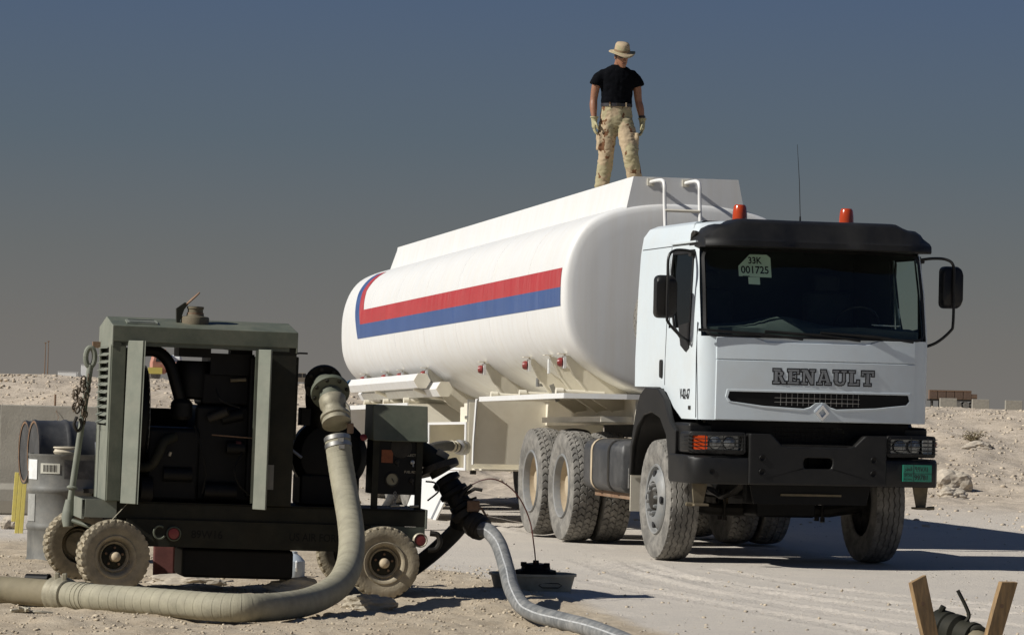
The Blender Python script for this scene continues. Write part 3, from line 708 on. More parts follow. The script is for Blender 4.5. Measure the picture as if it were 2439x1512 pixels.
# windscreen pass and papers
def text_mesh(body, size, name, mt, parent, mp, weight=.0, sx=1., align='LEFT', font_space=1.):
    cu = bpy.data.curves.new(name, 'FONT'); cu.body = body; cu.size = size; cu.align_x = align; cu.offset = weight; cu.space_character = font_space; cu.resolution_u = 3
    ob = bpy.data.objects.new(name, cu); COL.objects.link(ob); dg = bpy.context.evaluated_depsgraph_get(); me = bpy.data.meshes.new_from_object(ob.evaluated_get(dg)); bpy.data.objects.remove(ob); bpy.data.curves.remove(cu)
    for v in me.vertices: v.co = V(mp(v.co.x * sx, v.co.y))
    me.name = name; me.materials.clear(); me.materials.append(mt); o = bpy.data.objects.new(name, me); COL.objects.link(o); o.parent = parent; return o
def ws_in(y, z, o_=-.022): return V((cab_front(y, z, o_), y, z))
q = MB(); q.prism([[(-.735, 2.745), (-.42, 2.738), (-.42, 2.925), (-.455, 2.955), (-.62, 2.955), (-.735, 2.84)]], lambda y, z, t_: ws_in(y, z, t_), -.026, -.023); ps = q.build('windscreen_pass', MT['sign'], tr, smooth=False)
text_mesh('33K', .088, 'pass_text', MT['ink'], ps, lambda a, c: ws_in(-.575 + a, 2.868 + c, -.0215), .002, .9, 'CENTER')
text_mesh('001725', .098, 'pass_text', MT['ink'], ps, lambda a, c: ws_in(-.577 + a, 2.775 + c, -.0215), .002, .93, 'CENTER')
q = MB(); q.bx(0, .001, 0, .06, 0, .009); text_mesh('-------', .05, 'pass_text', MT['ink'], ps, lambda a, c: ws_in(-.70 + a, 2.735 + c, -.0215), .001, .6)
q = MB(); q.prism([[(-.645, 2.672), (-.535, 2.668), (-.535, 2.738), (-.645, 2.738)]], lambda y, z, t_: ws_in(y, z, t_), -.026, -.023); q.build('windscreen_slip', MT['sign'], tr, smooth=False)
q = MB(); q.box((1.08, .78, 2.315), (.16, .20, .01), Matrix.Rotation(.3, 3, 'Z')); q.box((1.05, .70, 2.322), (.10, .12, .006), Matrix.Rotation(-.4, 3, 'Z')); q.build('dash_papers', MT['paper'], tr, smooth=False)
text_mesh('V-02-67', .135, 'door_number', MT['ink'], cab, lambda a, c: (.72 + a, -(ip(1.57 + c, KH) + .004), 1.575 + c), .0028, .76)
q = MB(); q.bx(1.02, 1.09, -1.164, -1.150, 1.475, 1.51); q.build('side_badge', MT['dark'], cab)
# bumper
ctr = [(-.68, .785), (.68, .785), (.68, 1.265), (.46, 1.262), (.36, 1.165), (.30, 1.15), (-.30, 1.15), (-.36, 1.165), (-.46, 1.262), (-.68, 1.265)]
slot = rrect(-.14, .14, .945, 1.045, .035)
q = MB(); q.prism([ctr, slot], XF, 1.16, 1.452); bmp = q.build('bumper', MT['black'], tr, bevel=.018, smooth=False, seg=4)
q = MB(); q.bx(1.1, 1.15, -.2, .2, .9, 1.1); q.bx(1.18, 1.20, -.006, .006, .95, 1.045); q.build('bumper_slot', MT['near_black'], bmp)
q = MB()
for y in (-.55, .55):
    for z in (1.035, .905): q.lathe([(.026, -.002), (.034, .006), (.030, .010), (.018, .004), (.001, .002)], o=(1.452, y, z), axis=(1, 0, 0), seg=14)
q.build('bumper_bolts', MT['near_black'], bmp, kind='stuff')
q = MB(); q.bx(1.20, 1.38, -.42, .42, 1.152, 1.168); q.build('bumper_step', MT['dark'], bmp)
for s in (-1, 1):
    q = MB(); rg = []
    for a, ins in ((.675, .0), (.70, .0), (1.10, .015), (1.19, .05), (1.235, .13), (1.245, .25)):
        x1 = 1.435 - ins
        rg.append([V((x1 - .012, s * a, .785)), V((x1, s * a, .815)), V((x1, s * a, 1.0)), V((x1 - .015, s * a, 1.035)), V((x1 - .05, s * a, 1.05)), V((.70, s * a, 1.05)), V((.70, s * a, .785))])
    q.loft(rg); q.build('bumper_end', MT['black'], tr, bevel=.01, ang=40)
    q = MB(); q.lathe([(.02, 0), (.028, .01), (.001, .004)], o=(1.42, s * 1.03, .90), axis=(1, 0, 0), seg=10); q.build('end_bolt', MT['near_black'], tr)
    # headlamp: housing, two reflectors behind glass, orange indicator, wire guard
    q = MB(); q.prism([rrect(.695, 1.225, 1.065, 1.272, .03), rrect(.735, 1.195, 1.10, 1.238, .02)], lambda y, z, t_: (t_ - .12 * max(0, (y - .95) / .28) ** 2, s * y, z), 1.10, 1.40); hl = q.build('headlamp', MT['black'], tr, bevel=.006)
    q = MB(); q.prism([rrect(.72, 1.205, 1.085, 1.25, .02)], lambda y, z, t_: (t_ - .12 * max(0, (y - .95) / .28) ** 2, s * y, z), 1.27, 1.30); q.build('lamp_back', MT['dark'], hl)
    q = MB(); q.prism([rrect(.735, 1.055, 1.10, 1.238, .02)], lambda y, z, t_: (t_ - .12 * max(0, (y - .95) / .28) ** 2, s * y, z), 1.305, 1.325); q.build('lamp_lens', MT['lensdark'], hl)
    for y0 in (.84, .985):
        q = MB(); q.lathe([(.020, -.05), (.045, -.03), (.062, .0), (.058, .006), (.02, .02), (.001, .022)], o=(1.345 - .12 * max(0, (y0 - .95) / .28) ** 2, s * y0, 1.17), axis=(1, 0, 0), seg=18); q.build('reflector', MT['lensdark'], hl)
    q = MB(); q.prism([rrect(1.065, 1.19, 1.103, 1.235, .015)], lambda y, z, t_: (t_ - .12 * max(0, (y - .95) / .28) ** 2, s * y, z), 1.30, 1.385); q.build('indicator_lens', MT['amber'] if s < 0 else MT['lensdark'], hl, bevel=.008)  # right lens is duller: its shade is put into the colour
    q = MB()
    for z in (1.10, 1.135, 1.17, 1.205, 1.24): q.tube([(1.425, s * .70, z), (1.425, s * .95, z), (1.41, s * 1.08, z), (1.36, s * 1.19, z), (1.27, s * 1.245, z), (1.12, s * 1.25, z)], .0045, 5)
    for y in (.72, .93, 1.10): q.tube([(1.425 - (.01 if y > 1 else 0), s * y, 1.085), (1.425 - (.01 if y > 1 else 0), s * y, 1.255)], .0045, 5)
    q.build('lamp_guard', MT['black'], hl, kind='stuff')
    if s > 0: q = MB(); q.lathe([(.03, 0), (.034, .02), (.02, .045), (.001, .05)], o=(1.17, s * 1.225, 1.195), axis=(0, s, 0), seg=12); q.build('side_marker', MT['pinkred'], hl)
    # step bracket under the bumper
    q = MB(); q.prism([[(1.06, .59), (1.15, .59), (1.17, .79), (1.02, .79)]], lambda y, z, t_: (t_, s * y, z), 1.22, 1.25); q.bx(1.18, 1.34, s * 1.03, s * 1.17, .575, .595); q.tube([(1.26, s * 1.16, .585), (1.26, s * 1.23, .59)], .018, 8); q.build('step_bracket', MT['capgreen'], tr)
    # wheel arch
    outr = [(.76, .80), (.82, 1.06), (.82, 1.27), (.60, 1.36), (.40, 1.56), (.15, 1.665), (-.30, 1.675), (-.50, 1.60), (-.66, 1.40), (-.80, 1.10), (-.84, .80)]
    innr = [(-.79, .80), (-.74, 1.08), (-.58, 1.28), (-.34, 1.40), (-.05, 1.43), (.25, 1.38), (.48, 1.22), (.58, 1.0), (.60, .80)]
    q = MB(); q.prism([outr + innr], lambda a, c, t_: (a, s * t_, c), 1.165, 1.225)
    q.loft([[V((x, s * y, z)) for y in (1.20, .80)] for x, z in innr], False)
    q.loft([[V((x, s * y, z)) for y in (1.20, .80)] for x, z in outr[5:]], False)
    q.build('wheel_arch', MT['black'], tr, bevel=.012)
    q = MB(); q.bx(-.86, -.845, s * .82, s * 1.20, .44, .82); q.build('mud_flap', MT['cream'] if s < 0 else MT['dark'], tr)
    # side cladding between arch and bumper
    q = MB(); q.bx(.60, 1.15, s * .95, s * 1.19, 1.06, 1.35); q.build('arch_cladding', MT['black'], tr, bevel=.03)
# number plate
pp = lambda a, c, t_: (1.452 + t_, a, c)
q = MB(); q.prism([[(.845, .842), (1.13, .842), (1.13, 1.0), (.845, 1.0)]], lambda a, c, t_: pp(a, c, t_), -.06, .0); npl = q.build('number_plate', MT['green'], tr, smooth=False)
tf = lambda y0, z0: (lambda a, c: pp(y0 + a, z0 + c, .002))
text_mesh('99781', .066, 'plate_digits', MT['ink'], npl, tf(.957, .860), .0012, .86)
text_mesh('\u0669\u0669\u0667\u0668\u0661', .066, 'plate_digits', MT['ink'], npl, tf(.962, .937), .0012, .82)
text_mesh('QATAR', .030, 'plate_text', MT['ink'], npl, tf(.852, .893), .0004, .8)
text_mesh('PRIV.TRANS', .018, 'plate_text', MT['ink'], npl, tf(.850, .858), .0003, .85)
text_mesh('\uFEAE\uFEC4\uFED7', .055, 'plate_text', MT['ink'], npl, tf(.858, .945), .0005, .9)
q = MB(); q.bx(1.4515, 1.4535, .945, .949, .845, .998); q.bx(1.4515, 1.4532, .847, 1.128, .917, .921)
q.build('plate_lines', MT['ink'], npl, kind='stuff')
# radiator grille strip between cab and bumper, engine, underside
q = MB(); q.bx(1.05, 1.14, -1.0, 1.0, 1.15, 1.385); q.bx(1.0, 1.12, -.60, .60, .60, .80); q.prism([[(-.56, .60), (.56, .60), (.60, .78), (-.60, .78)]], lambda y, z, t_: (t_, y, z), 1.20, 1.24); q.build('lower_valance', MT['near_black'], tr, bevel=.01)
q = MB()
for y in np.arange(-.32, .36, .06): q.tube([(1.15, y, 1.17), (1.15, y, 1.33)], .003, 5)
for z in (1.20, 1.24, 1.28, 1.32): q.tube([(1.152, -.36, z), (1.152, .36, z)], .003, 5)
q.build('lower_grille', MT['dark'], tr, kind='stuff')
q = MB(); q.bx(1.245, 1.26, -.30, .30, .68, .70); q.build('valance_strip', MT['capgreen'], tr)
q = MB(); q.bx(-.8, 1.0, -.45, .45, .62, 1.6); q.bx(-.5, .5, -.30, .30, .45, .65); q.build('engine', MT['near_black'], tr, bevel=.03)
for s in (-1, 1):
    q = MB(); q.bx(-6.0, 1.05, s * .39, s * .47, .84, 1.12); q.build('chassis_rail', MT['dark'], tr)
    q = MB(); q.tube([(-.75, s * .5, .80), (-.4, s * .5, .68), (0, s * .5, .62), (.4, s * .5, .68), (.85, s * .5, .82)], .04, 8, flat=.6); q.build('leaf_spring', MT['dark'], tr)
    for k in (-.09, .09):
        q = MB(); q.cyl((k, s * .5, .42), (k, s * .5, .70), .014, 6); q.cyl((k, s * .5, .40), (k, s * .5, .44), .024, 6); q.build('spring_bolt', MT['dark'], tr)
q = MB(); q.tube([(0, -.9, .55), (0, -.6, .50), (0, .6, .50), (0, .9, .55)], .06, 10); q.build('front_axle', MT['dark'], tr)
for x in (-3.65, -5.05):
    q = MB(); q.tube([(x, -.9, .6), (x, -.35, .6), (x, 0, .6), (x, .35, .6), (x, .9, .6)], [.09, .09, .24, .09, .09], 12); q.build('rear_axle', MT['dark'], tr)
q = MB(); q.bx(-4.9, -3.6, -.42, .42, 1.13, 1.27); q.lathe([(.45, 0), (.45, .05), (.42, .06)], o=(-4.2, 0, 1.27), seg=24); q.build('fifth_wheel', MT['dark'], tr, bevel=.01)
q = MB()
rg = [[V((x, y, z)) for y, z in rrect(-1.20 + i_, -.60 - i_, .60 + i_, 1.13 - i_, .12)] for x, i_ in ((-2.76, .03), (-2.73, 0), (-1.25, 0), (-1.22, .03))]
q.loft(rg); ft = q.build('fuel_tank', MT['drum_b'], tr, ang=50)
for x in (-2.40, -1.72):
    q = MB(); q.loft([[V((xx, y, z)) for y, z in rrect(-1.206, -.594, .594, 1.136, .122)] for xx in (x - .035, x + .035)], True, False, False); q.build('tank_strap', MT['rim_tan'] if x < -2 else MT['dark'], ft)
q = MB(); q.bx(-2.7, -1.2, -1.08, -.62, .54, .60); q.build('tank_bracket', MT['rust'], ft)
q = MB(); q.lathe([(.10, 0), (.19, .02), (.20, .05), (.20, .45), (.10, .48)], o=(-1.06, -1.10, .98), axis=(0, 1, 0), seg=22); q.build('air_filter', MT['black'], tr)
q = MB(); q.bx(-1.10, -1.06, -1.16, -1.10, .66, .86); q.bx(-1.2, -.95, -1.0, -.7, .6, .8); q.build('battery_box', MT['steel'], tr)
q = MB(); q.bx(-2.7, -1.2, .6, 1.15, .60, 1.12); q.build('battery_cover', MT['dark'], tr, bevel=.04)
# spare tyre and stack behind the cab
sp = mesh_obj('spare_tyre', TY_DRIVE, tr, (-1.12, -.53, 2.35)); sp.rotation_euler = (0, 0, math.pi / 2)
q = MB(); q.tube([(-1.2, .7, 1.3), (-1.2, .7, 3.0), (-1.3, .7, 3.15)], .09, 14); q.build('exhaust_stack', MT['dark'], tr)
q = MB(); q.bx(-1.15, -1.05, -.45, .45, 1.1, 2.9); q.build('cab_back_frame', MT['dark'], tr)
q = MB(); q.bx(-3.0, -1.2, -.42, .42, 1.13, 1.16); q.build('catwalk', MT['dark'], tr)
q = MB()
for k in range(3): q.tube([(-1.25, -.15 + .15 * k, 1.6), (-1.6, -.2 + .15 * k, 1.35), (-2.2, -.15 + .12 * k, 1.45), (-2.95, -.1 + .1 * k, 1.75)], .018, 6)
q.build('air_lines', MT['black'], tr, kind='stuff')

# ------------------------------------------------------------------ tank trailer
BO = V((1.82411637, 39.20243268, 0)); BPSI = math.radians(11.1); BQ = math.radians(1.01)
tk = thing('tank_trailer', 'long white fuel tank semi-trailer with a red and blue side stripe', 'trailer', BO, (0, -BQ, BPSI - math.pi / 2))
half = [(0, 3.640), (.30, 3.632), (.60, 3.592), (.86, 3.515), (1.06, 3.405), (1.19, 3.25), (1.27, 3.06), (1.31, 2.86), (1.318, 2.66), (1.312, 2.48), (1.285, 2.30), (1.215, 2.13), (1.09, 1.98), (.90, 1.84), (.65, 1.70), (.40, 1.60), (.20, 1.555), (0, 1.54)]
hs = spline([(a, b_, 0) for a, b_ in half], 3)
sec = [(-p.x, p.y) for p in hs] + [(p.x, p.y) for p in reversed(hs[1:-1])]       # closed, starts at the crown and runs down the near side
ZC = 2.62; XB = -15.75
def tring(x, k=1.0): return [V((x, y * k, ZC + (z - ZC) * k)) for y, z in sec]
q = MB()
rg = [tring(.064, .02), tring(.062, .25), tring(.056, .55), tring(.048, .78), tring(.040, .91), tring(.030, .952), tring(.014, .976), tring(-.010, .990), tring(-.035, .998), tring(-.065, 1.0)]
rg += [tring(x) for x in np.linspace(-1, XB + .2, 16)]
rg += [tring(XB + .06, .998), tring(XB - .02, .985), tring(XB - .10, .93), tring(XB - .20, .80), tring(XB - .27, .55), tring(XB - .30, .25)]
q.loft(rg); tank = q.build('tank', MT['tank'], tk, ang=60)
zs_ = np.array([z for y, z in sec[:len(hs)]])[::-1]; ys_ = np.array([y for y, z in sec[:len(hs)]])[::-1]
def side_y(z): return float(np.interp(z, zs_, ys_))
def side_patch(fx0, fx1, z0, z1, nx_, nz_, off=.004):
    rows = []
    for i in range(nz_ + 1):
        z = z0 + (z1 - z0) * i / nz_; y = side_y(z); d = V((0, side_y(z + .01) - side_y(z - .01), .02)).normalized(); nrm = V((0, -d.z, d.y))
        rows.append([V((fx0(z) + (fx1(z) - fx0(z)) * j / nx_, y, z)) + nrm * off for j in range(nx_ + 1)])
    return MB().loft(rows, False)
XE = -14.0
bk0 = lambda z: float(np.interp(z, [2.512, 3.20, 3.46], [XE - .12, XE - .74, XE - .74]))
bk1 = lambda z: float(np.interp(z, [2.512, 2.711, 3.20, 3.46], [XE + .30, XE + .10, XE - .36, XE - .30]))
bk2 = lambda z: float(np.interp(z, [2.711, 2.915, 3.20, 3.46], [XE + .50, XE + .30, XE - .0, XE + .12]))
side_patch(lambda z: bk0(z), lambda z: -.08, 2.512, 2.711, 60, 4).build('blue_stripe', MT['blue'], tank, ang=60)
side_patch(lambda z: bk1(z), lambda z: -.08, 2.711, 2.915, 60, 4).build('red_stripe', MT['red'], tank, ang=60)
side_patch(lambda z: bk0(z), lambda z: bk1(z), 2.7112, 3.47, 3, 18).build('blue_stripe', MT['blue'], tank, ang=60)
side_patch(lambda z: bk1(z), lambda z: bk2(z), 2.9152, 3.47, 3, 18).build('red_stripe', MT['red'], tank, ang=60)
for x in (-1.9, -4.1, -6.3, -8.6, -10.9, -13.1):
    q = MB(); q.tube([(x, side_y(z) - .0004, z) for z in np.linspace(1.95, 3.5, 24)], .0042, 5); q.build('weld_seam', MT['tank'], tank)
# coaming on top
q = MB()
for s in (-1, 1):
    rg = [[V((x, s * y, z)) for y, z in ((.645, 3.555), (.572, 3.90), (.532, 3.90), (.605, 3.555))] for x in (.0, -15.25)]
    for p in rg[1][:1]: p.x -= .32
    rg[1][3].x -= .32
    q.loft(rg)
q.build('coaming', MT['tank'], tk, smooth=False, kind=None)
q = MB(); q.prism([[(-.645, 3.55), (.645, 3.55), (.572, 3.90), (-.572, 3.90)]], XF, -.035, .006); q.build('coaming_end', MT['tank'], tk, smooth=False)
q = MB(); q.prism([[(-.645, 3.55), (.645, 3.55), (.572, 3.90), (-.572, 3.90)]], XF, -15.30, -15.26); q.build('coaming_end', MT['tank'], tk, smooth=False)
q = MB(); q.bx(-15.2, -.04, -.545, .545, 3.87, 3.885); walk = q.build('walkway', MT['cream'], tk)
for x in (-3.6, -7.6, -11.6):
    q = MB(); q.lathe([(.26, 0), (.26, .05), (.22, .07), (.001, .07)], o=(x - 1.2, .1, 3.885), seg=20); q.build('manhole_lid', MT['steel'], walk)
# front ladder: two hooked rails, rungs
lad = bpy.data.objects.new('front_ladder', None); COL.objects.link(lad); lad.parent = tk
for y in (-.315, .065):
    q = MB(); q.tube(spline([(.01, y - .07, 3.845), (.10, y - .03, 3.855), (.20, y + .01, 3.85), (.26, y + .02, 3.79), (.28, y + .02, 3.6), (.42, y + .02, 2.9), (.52, y + .02, 2.1)], 6), .020, 10); q.build('rail', MT['tank'], lad)
    q = MB(); q.box((.012, y - .07, 3.845), (.012, .075, .075)); q.build('rail_foot', MT['cream'], lad)
for k in range(5):
    z = 3.53 - .29 * k; x = .29 + .0002 * 0 + (3.6 - z) * .19; q = MB(); q.cyl((x, -.295, z), (x, .085, z), .016, 8); q.build('rung', MT['cream'], lad)
# saddle ribs under the tank with red side lamps
RIBX = [(-.55, True), (-1.30, None), (-2.45, True), (-5.15, True), (-9.2, True), (-11.1, True), (-12.4, True), (-14.3, True)]
for x, lamp in RIBX:
    out = [(-1.16, 2.005), (-1.10, 2.0), (-.90, 1.86), (-.65, 1.72), (-.42, 1.62), (-.42, 1.45), (-.62, 1.42), (-.85, 1.56), (-1.05, 1.80)]
    q = MB(); q.prism([out], XF, x - .012, x + .012); rb = q.build('saddle_rib', MT['cream'], tk)
    q = MB(); q.prism([[(-1.172, 2.015), (-1.16, 2.02), (-1.05, 1.80), (-.85, 1.56), (-.62, 1.42), (-.63, 1.405), (-.865, 1.548), (-1.066, 1.795)]], XF, x - .018, x + .018); q.build('rib_flange', MT['cream'], rb)
    q = MB(); q.box((x, -1.19, 2.02), (.10, .09, .008)); q.build('rib_cap', MT['cream'], rb)
    if lamp:
        q = MB(); q.box((x, -1.165, 1.93), (.09, .03, .13)); lb = q.build('lamp_bracket', MT['tank'], rb)
        q = MB(); q.lathe([(.048, 0), (.050, .03), (.036, .055), (.001, .06)], o=(x - .01, -1.18, 1.93), axis=(-.3, -1, 0), seg=14); q.build('side_lamp', MT['redlens'], rb)
    else:
        q = MB(); q.box((x, -1.175, 1.90), (.05, .02, .16)); q.build('plate', MT['paper'], rb)
q = MB(); q.box((-1.9, -.98, 1.62), (.02, .05, .20), Matrix.Rotation(.4, 3, 'X')); q.box((-2.9, -.95, 1.72), (.20, .04, .03)); q.cyl((-2.85, -.98, 1.70), (-2.85, -.98, 1.80), .02, 8); q.build('latch', MT['steel'], tk, kind='stuff')
# frame
for s in (-1, 1):
    q = MB(); q.bx(-14.9, .0, s * .40, s * .50, 1.28, 1.58); q.build('chassis_beam', MT['cream'], tk)
q = MB(); q.bx(-3.2, -.1, -.85, .85, 1.30, 1.36); q.build('king_pin_plate', MT['cream'], tk)
# guard shelf over the tractor's wheels
shelf = [(-4.55, -1.325), (-.10, -1.25), (.02, -.60), (.02, .60), (-.10, 1.25), (-4.55, 1.325)]
q = MB(); q.prism([shelf], XT, 1.555, 1.572); sh = q.build('wheel_shelf', MT['cream'], tk)
for (x0, y0), (x1, y1) in zip(shelf[:-1], shelf[1:]):
    d = V((x1 - x0, y1 - y0, 0)); q = MB(); q.box(((x0 + x1) / 2, (y0 + y1) / 2, 1.568), (d.length, .014, .055), Matrix.Rotation(math.atan2(d.y, d.x), 3, 'Z')); q.build('shelf_lip', MT['tank'], sh)
for x in (-4.25, -2.55, -.55):
    q = MB(); q.cyl((x, -1.22, 1.615), (x, -.72, 1.60), .028, 12); q.cyl((x, -1.25, 1.616), (x, -1.17, 1.614), .042, 12); q.build('shelf_stay', MT['cream'], sh)
q = MB(); q.prism([[(-1.325, 1.555), (-1.35, 1.06), (-1.355, .81), (-.2, .81), (.0, .95), (.0, 1.555)]], XF, -4.70, -4.685); q.build('splash_plate', MT['cream'], tk)
q = MB(); q.loft([[V((x, y, z)) for y, z in ((-1.345, 1.57), (-1.372, 1.06), (-1.375, .80))] for x in (-4.62, -4.71)], False); q.loft([[V((x, y + .012, z)) for y, z in ((-1.345, 1.57), (-1.372, 1.06), (-1.375, .80))] for x in (-4.71, -4.62)], False); q.build('splash_edge', MT['tank'], tk)
# valve cabinet, open on the near side, its door hanging down
CX0, CX1, CZ0, CZ1, CYN, CYF = -8.02, -5.36, .725, 1.305, -1.32, .35
q = MB(); q.bx(CX0, CX1, CYN, CYF, CZ1 - .018, CZ1); q.bx(CX0, CX1, CYN, CYF, CZ0, CZ0 + .018); q.bx(CX0, CX1, CYF - .02, CYF, CZ0 + .018, CZ1 - .018); q.bx(CX0, CX0 + .02, CYN, CYF - .02, CZ0 + .018, CZ1 - .018); q.bx(CX1 - .02, CX1, CYN, CYF - .02, CZ0 + .018, CZ1 - .018)
cabt = q.build('valve_cabinet', MT['cream'], tk, smooth=False)
q = MB(); q.prism([[(CX0, CZ0), (CX1, CZ0), (CX1, CZ1), (CX0, CZ1)], [(CX0 + .09, CZ0 + .03), (CX1 - .09, CZ0 + .03), (CX1 - .09, CZ1 - .03), (CX0 + .09, CZ1 - .03)]], XS, CYN - .012, CYN + .002); q.build('cabinet_frame', MT['tank'], cabt, smooth=False)
q = MB(); q.bx(CX1 - .6, CX1 + .64, -1.25, .8, .735, .75); q.build('cabinet_shelf', MT['cream'], cabt)
q = MB(); q.bx(CX1 + .004, CX1 + .02, -1.30, .34, .73, 1.54); q.build('cabinet_front', MT['cream'], tk)
q = MB(); q.prism([[(CX0 - .25, 0), (CX1 - .25, 0), (CX1 - .95, -.62), (CX0 - .65, -.58)]], lambda a, c, t_: (a, CYN - .02 - t_ + c * .25, CZ0 - .01 + c), 0, .02); dr = q.build('cabinet_door', MT['tank'], cabt, smooth=False)
q = MB(); q.prism([[(CX1 - .62, -.01), (CX1 - .52, -.01), (CX1 - 1.15, -.60), (CX1 - 1.28, -.60)]], lambda a, c, t_: (a, CYN - .042 - t_ + c * .25, CZ0 - .01 + c), 0, .003); q.build('door_stripe', MT['letter'], cabt, smooth=False)
for (x0, x1, z0, z1, y) in ((-7.3, -5.9, 1.305, 1.50, -1.05), (-6.5, -5.5, 1.305, 1.54, -1.15)):
    q = MB(); q.bx(x0, x1, y, y + .9, z0, z1); q.build('pipe_cover', MT['cream'], tk, bevel=.008)
q = MB(); q.bx(-5.9, -5.86, -1.22, -1.14, 1.30, 1.58); q.cyl((-5.88, -1.25, 1.36), (-5.88, -1.08, 1.36), .02, 8); q.build('cabinet_catch', MT['steel'], tk)
q = MB(); q.bx(-4.4, -4.3, -.45, .45, .35, .75); q.build('landing_leg', MT['dark'], tk)
for y in (-1.25, -.5):
    q = MB(); q.bx(CX1 - .12, CX1 - .02, y, y + .06, .68, .725); q.build('cabinet_foot', MT['dark'], cabt)
# outlet valve in the cabinet
q = MB(); q.lathe([(.10, 0), (.10, .03), (.07, .04), (.07, .16), (.085, .17), (.085, .24)], o=(-5.75, -1.0, 1.03), axis=(-.75, -.62, 0), seg=18); q.bx(-5.8, -5.55, -1.05, -.8, .9, 1.18); q.build('outlet_valve', MT['steel'], tk)
q = MB(); q.tube(spline([(-5.95, -1.15, .98), (-5.9, -1.2, .88), (-5.8, -1.2, .82), (-5.7, -1.15, .9), (-5.65, -1.1, 1.0)], 5), .006, 5); q.build('earth_lead', MT['rust'], tk)
# hexagonal hose tubes
def hexr(x, y, z, r): return [V((x, y + r * math.cos(math.radians(60 * k)), z + r * math.sin(math.radians(60 * k)))) for k in range(6)]
for (x0, x1, y, z, r) in ((-14.6, -8.9, -1.27, 1.845, .105), (-14.9, -8.35, -1.07, 1.735, .105)):
    q = MB(); q.loft([hexr(x0, y, z, r), hexr(x1, y, z, r)]); ht = q.build('hose_tube', MT['tank'], tk, smooth=False)
    q = MB(); q.loft([hexr(x1 + .001, y, z, r * 1.05), hexr(x1 + .03, y, z, r * 1.05)]); q.build('tube_cap', MT['cream'], ht, smooth=False)
for x in (-9.3, -12.5):
    q = MB(); q.tube([(x, -.75, 1.60), (x, -1.0, 1.64), (x, -1.30, 1.75)], .025, 8); q.build('tube_bracket', MT['cream'], tk)
# rear guard and wheels
q = MB(); q.prism([[(-14.6, -1.32), (-9.6, -1.32), (-9.6, -.55), (-14.6, -.55)]], XT, 1.545, 1.562); sh2 = q.build('rear_guard', MT['cream'], tk)
q = MB(); q.bx(-14.6, -9.6, -1.334, -1.322, 1.505, 1.566); q.build('shelf_lip', MT['tank'], sh2)
for x in (-10.3, -12.0, -13.7):
    q = MB(); q.cyl((x, -1.25, 1.60), (x, -.55, 1.59), .028, 12); q.cyl((x, -1.27, 1.60), (x, -1.20, 1.60), .042, 12); q.build('shelf_stay', MT['cream'], sh2)
q = MB(); q.prism([[(-14.62, 1.545), (-14.95, 1.06), (-14.93, 1.05), (-14.58, 1.545)]], XS, -1.32, -.6); q.build('splash_plate', MT['tank'], tk)
q = MB(); q.prism([[(-9.58, 1.545), (-9.30, .90), (-9.33, .90), (-9.62, 1.545)]], XS, -1.32, -.3); q.build('splash_plate', MT['cream'], tk)
zf = .59
for xr in (-10.5, -11.85, -13.2):
    zw = zf - (xr * math.sin(BQ))
    for s in (-1, 1):
        truck_wheel(tk, (xr, s * 1.05, zw), s, 'dual')
    q = MB(); q.cyl((xr, -1, zw), (xr, 1, zw), .07, 10); q.build('axle', MT['dark'], tk)
q = MB(); q.bx(-14.2, -9.6, -.3, .3, .95, 1.28); q.build('underframe', MT['dark'], tk)

# ------------------------------------------------------------------ pump unit
PO = V((-2.98969, 28.23473, 0)); PPSI = math.radians(12)
pu = thing('pump_unit', 'olive green wheeled fuel pump unit with an open engine housing', 'pump', PO, (-.0136, 0, PPSI - math.pi / 2))
def pump_wheel(parent, loc, rz):
    h = bpy.data.objects.new('wheel', None); COL.objects.link(h); h.parent = parent; h.location = loc; h.rotation_euler = (0, 0, rz - math.pi / 2)
    mesh_obj('tyre', TY_PUMP, h); o = .0825; ax = (0, 1, 0)
    rim = MB().lathe([(.168, o - .012), (.160, o - .004), (.150, o - .006), (.138, o - .016), (.132, o - .045), (.122, o - .055), (.112, o - .04), (.104, o - .045), (.098, o - .065), (.001, o - .07)], axis=ax, seg=36, closed=True).build('rim', MT['tyre_tan'], h, ang=50)
    MB().lathe([(.097, o - .066), (.09, o - .058), (.05, o - .05), (.001, o - .048)], axis=ax, seg=24, closed=True).build('wheel_disc', MT['olive_d'], h)
    for k in range(5):
        a = math.radians(72 * k + 20); MB().lathe([(.010, 0), (.010, .016), (.001, .018)], o=(math.cos(a) * .068, o - .058, math.sin(a) * .068), axis=ax, seg=6).build('wheel_nut', MT['rust'], h)
    MB().lathe([(.040, o - .06), (.039, o + .0), (.034, o + .02), (.022, o + .032), (.001, o + .036)], axis=ax, seg=18, closed=True).build('hub_cap', MT['rim_tan'], h, ang=60)
    return h
c10, s10 = math.cos(math.radians(10)), math.sin(math.radians(10))
for k, (p, r) in enumerate((((-.085, 0, .284), 10), ((-.085 - 1.55, -.12, .30), 10), ((-.085, 2.095, .292), 0), ((-1.60, 2.095, .30), 0))):
    w_ = pump_wheel(pu, p, math.radians(r)); w_.rotation_euler.x = 0
    if k in (1, 3): w_.rotation_euler.z += math.pi
    w_.children[0].rotation_euler.y = k * .9
q = MB(); q.cyl((-.12, 0, .284), (-1.55, -.11, .30), .035, 10); q.bx(-1.05, -.30, -.14, .10, .30, .42); q.build('front_axle', MT['olive_d'], pu)
q = MB(); q.cyl((-.12, 2.095, .292), (-1.5, 2.095, .30), .035, 10); q.build('rear_axle', MT['olive_d'], pu)
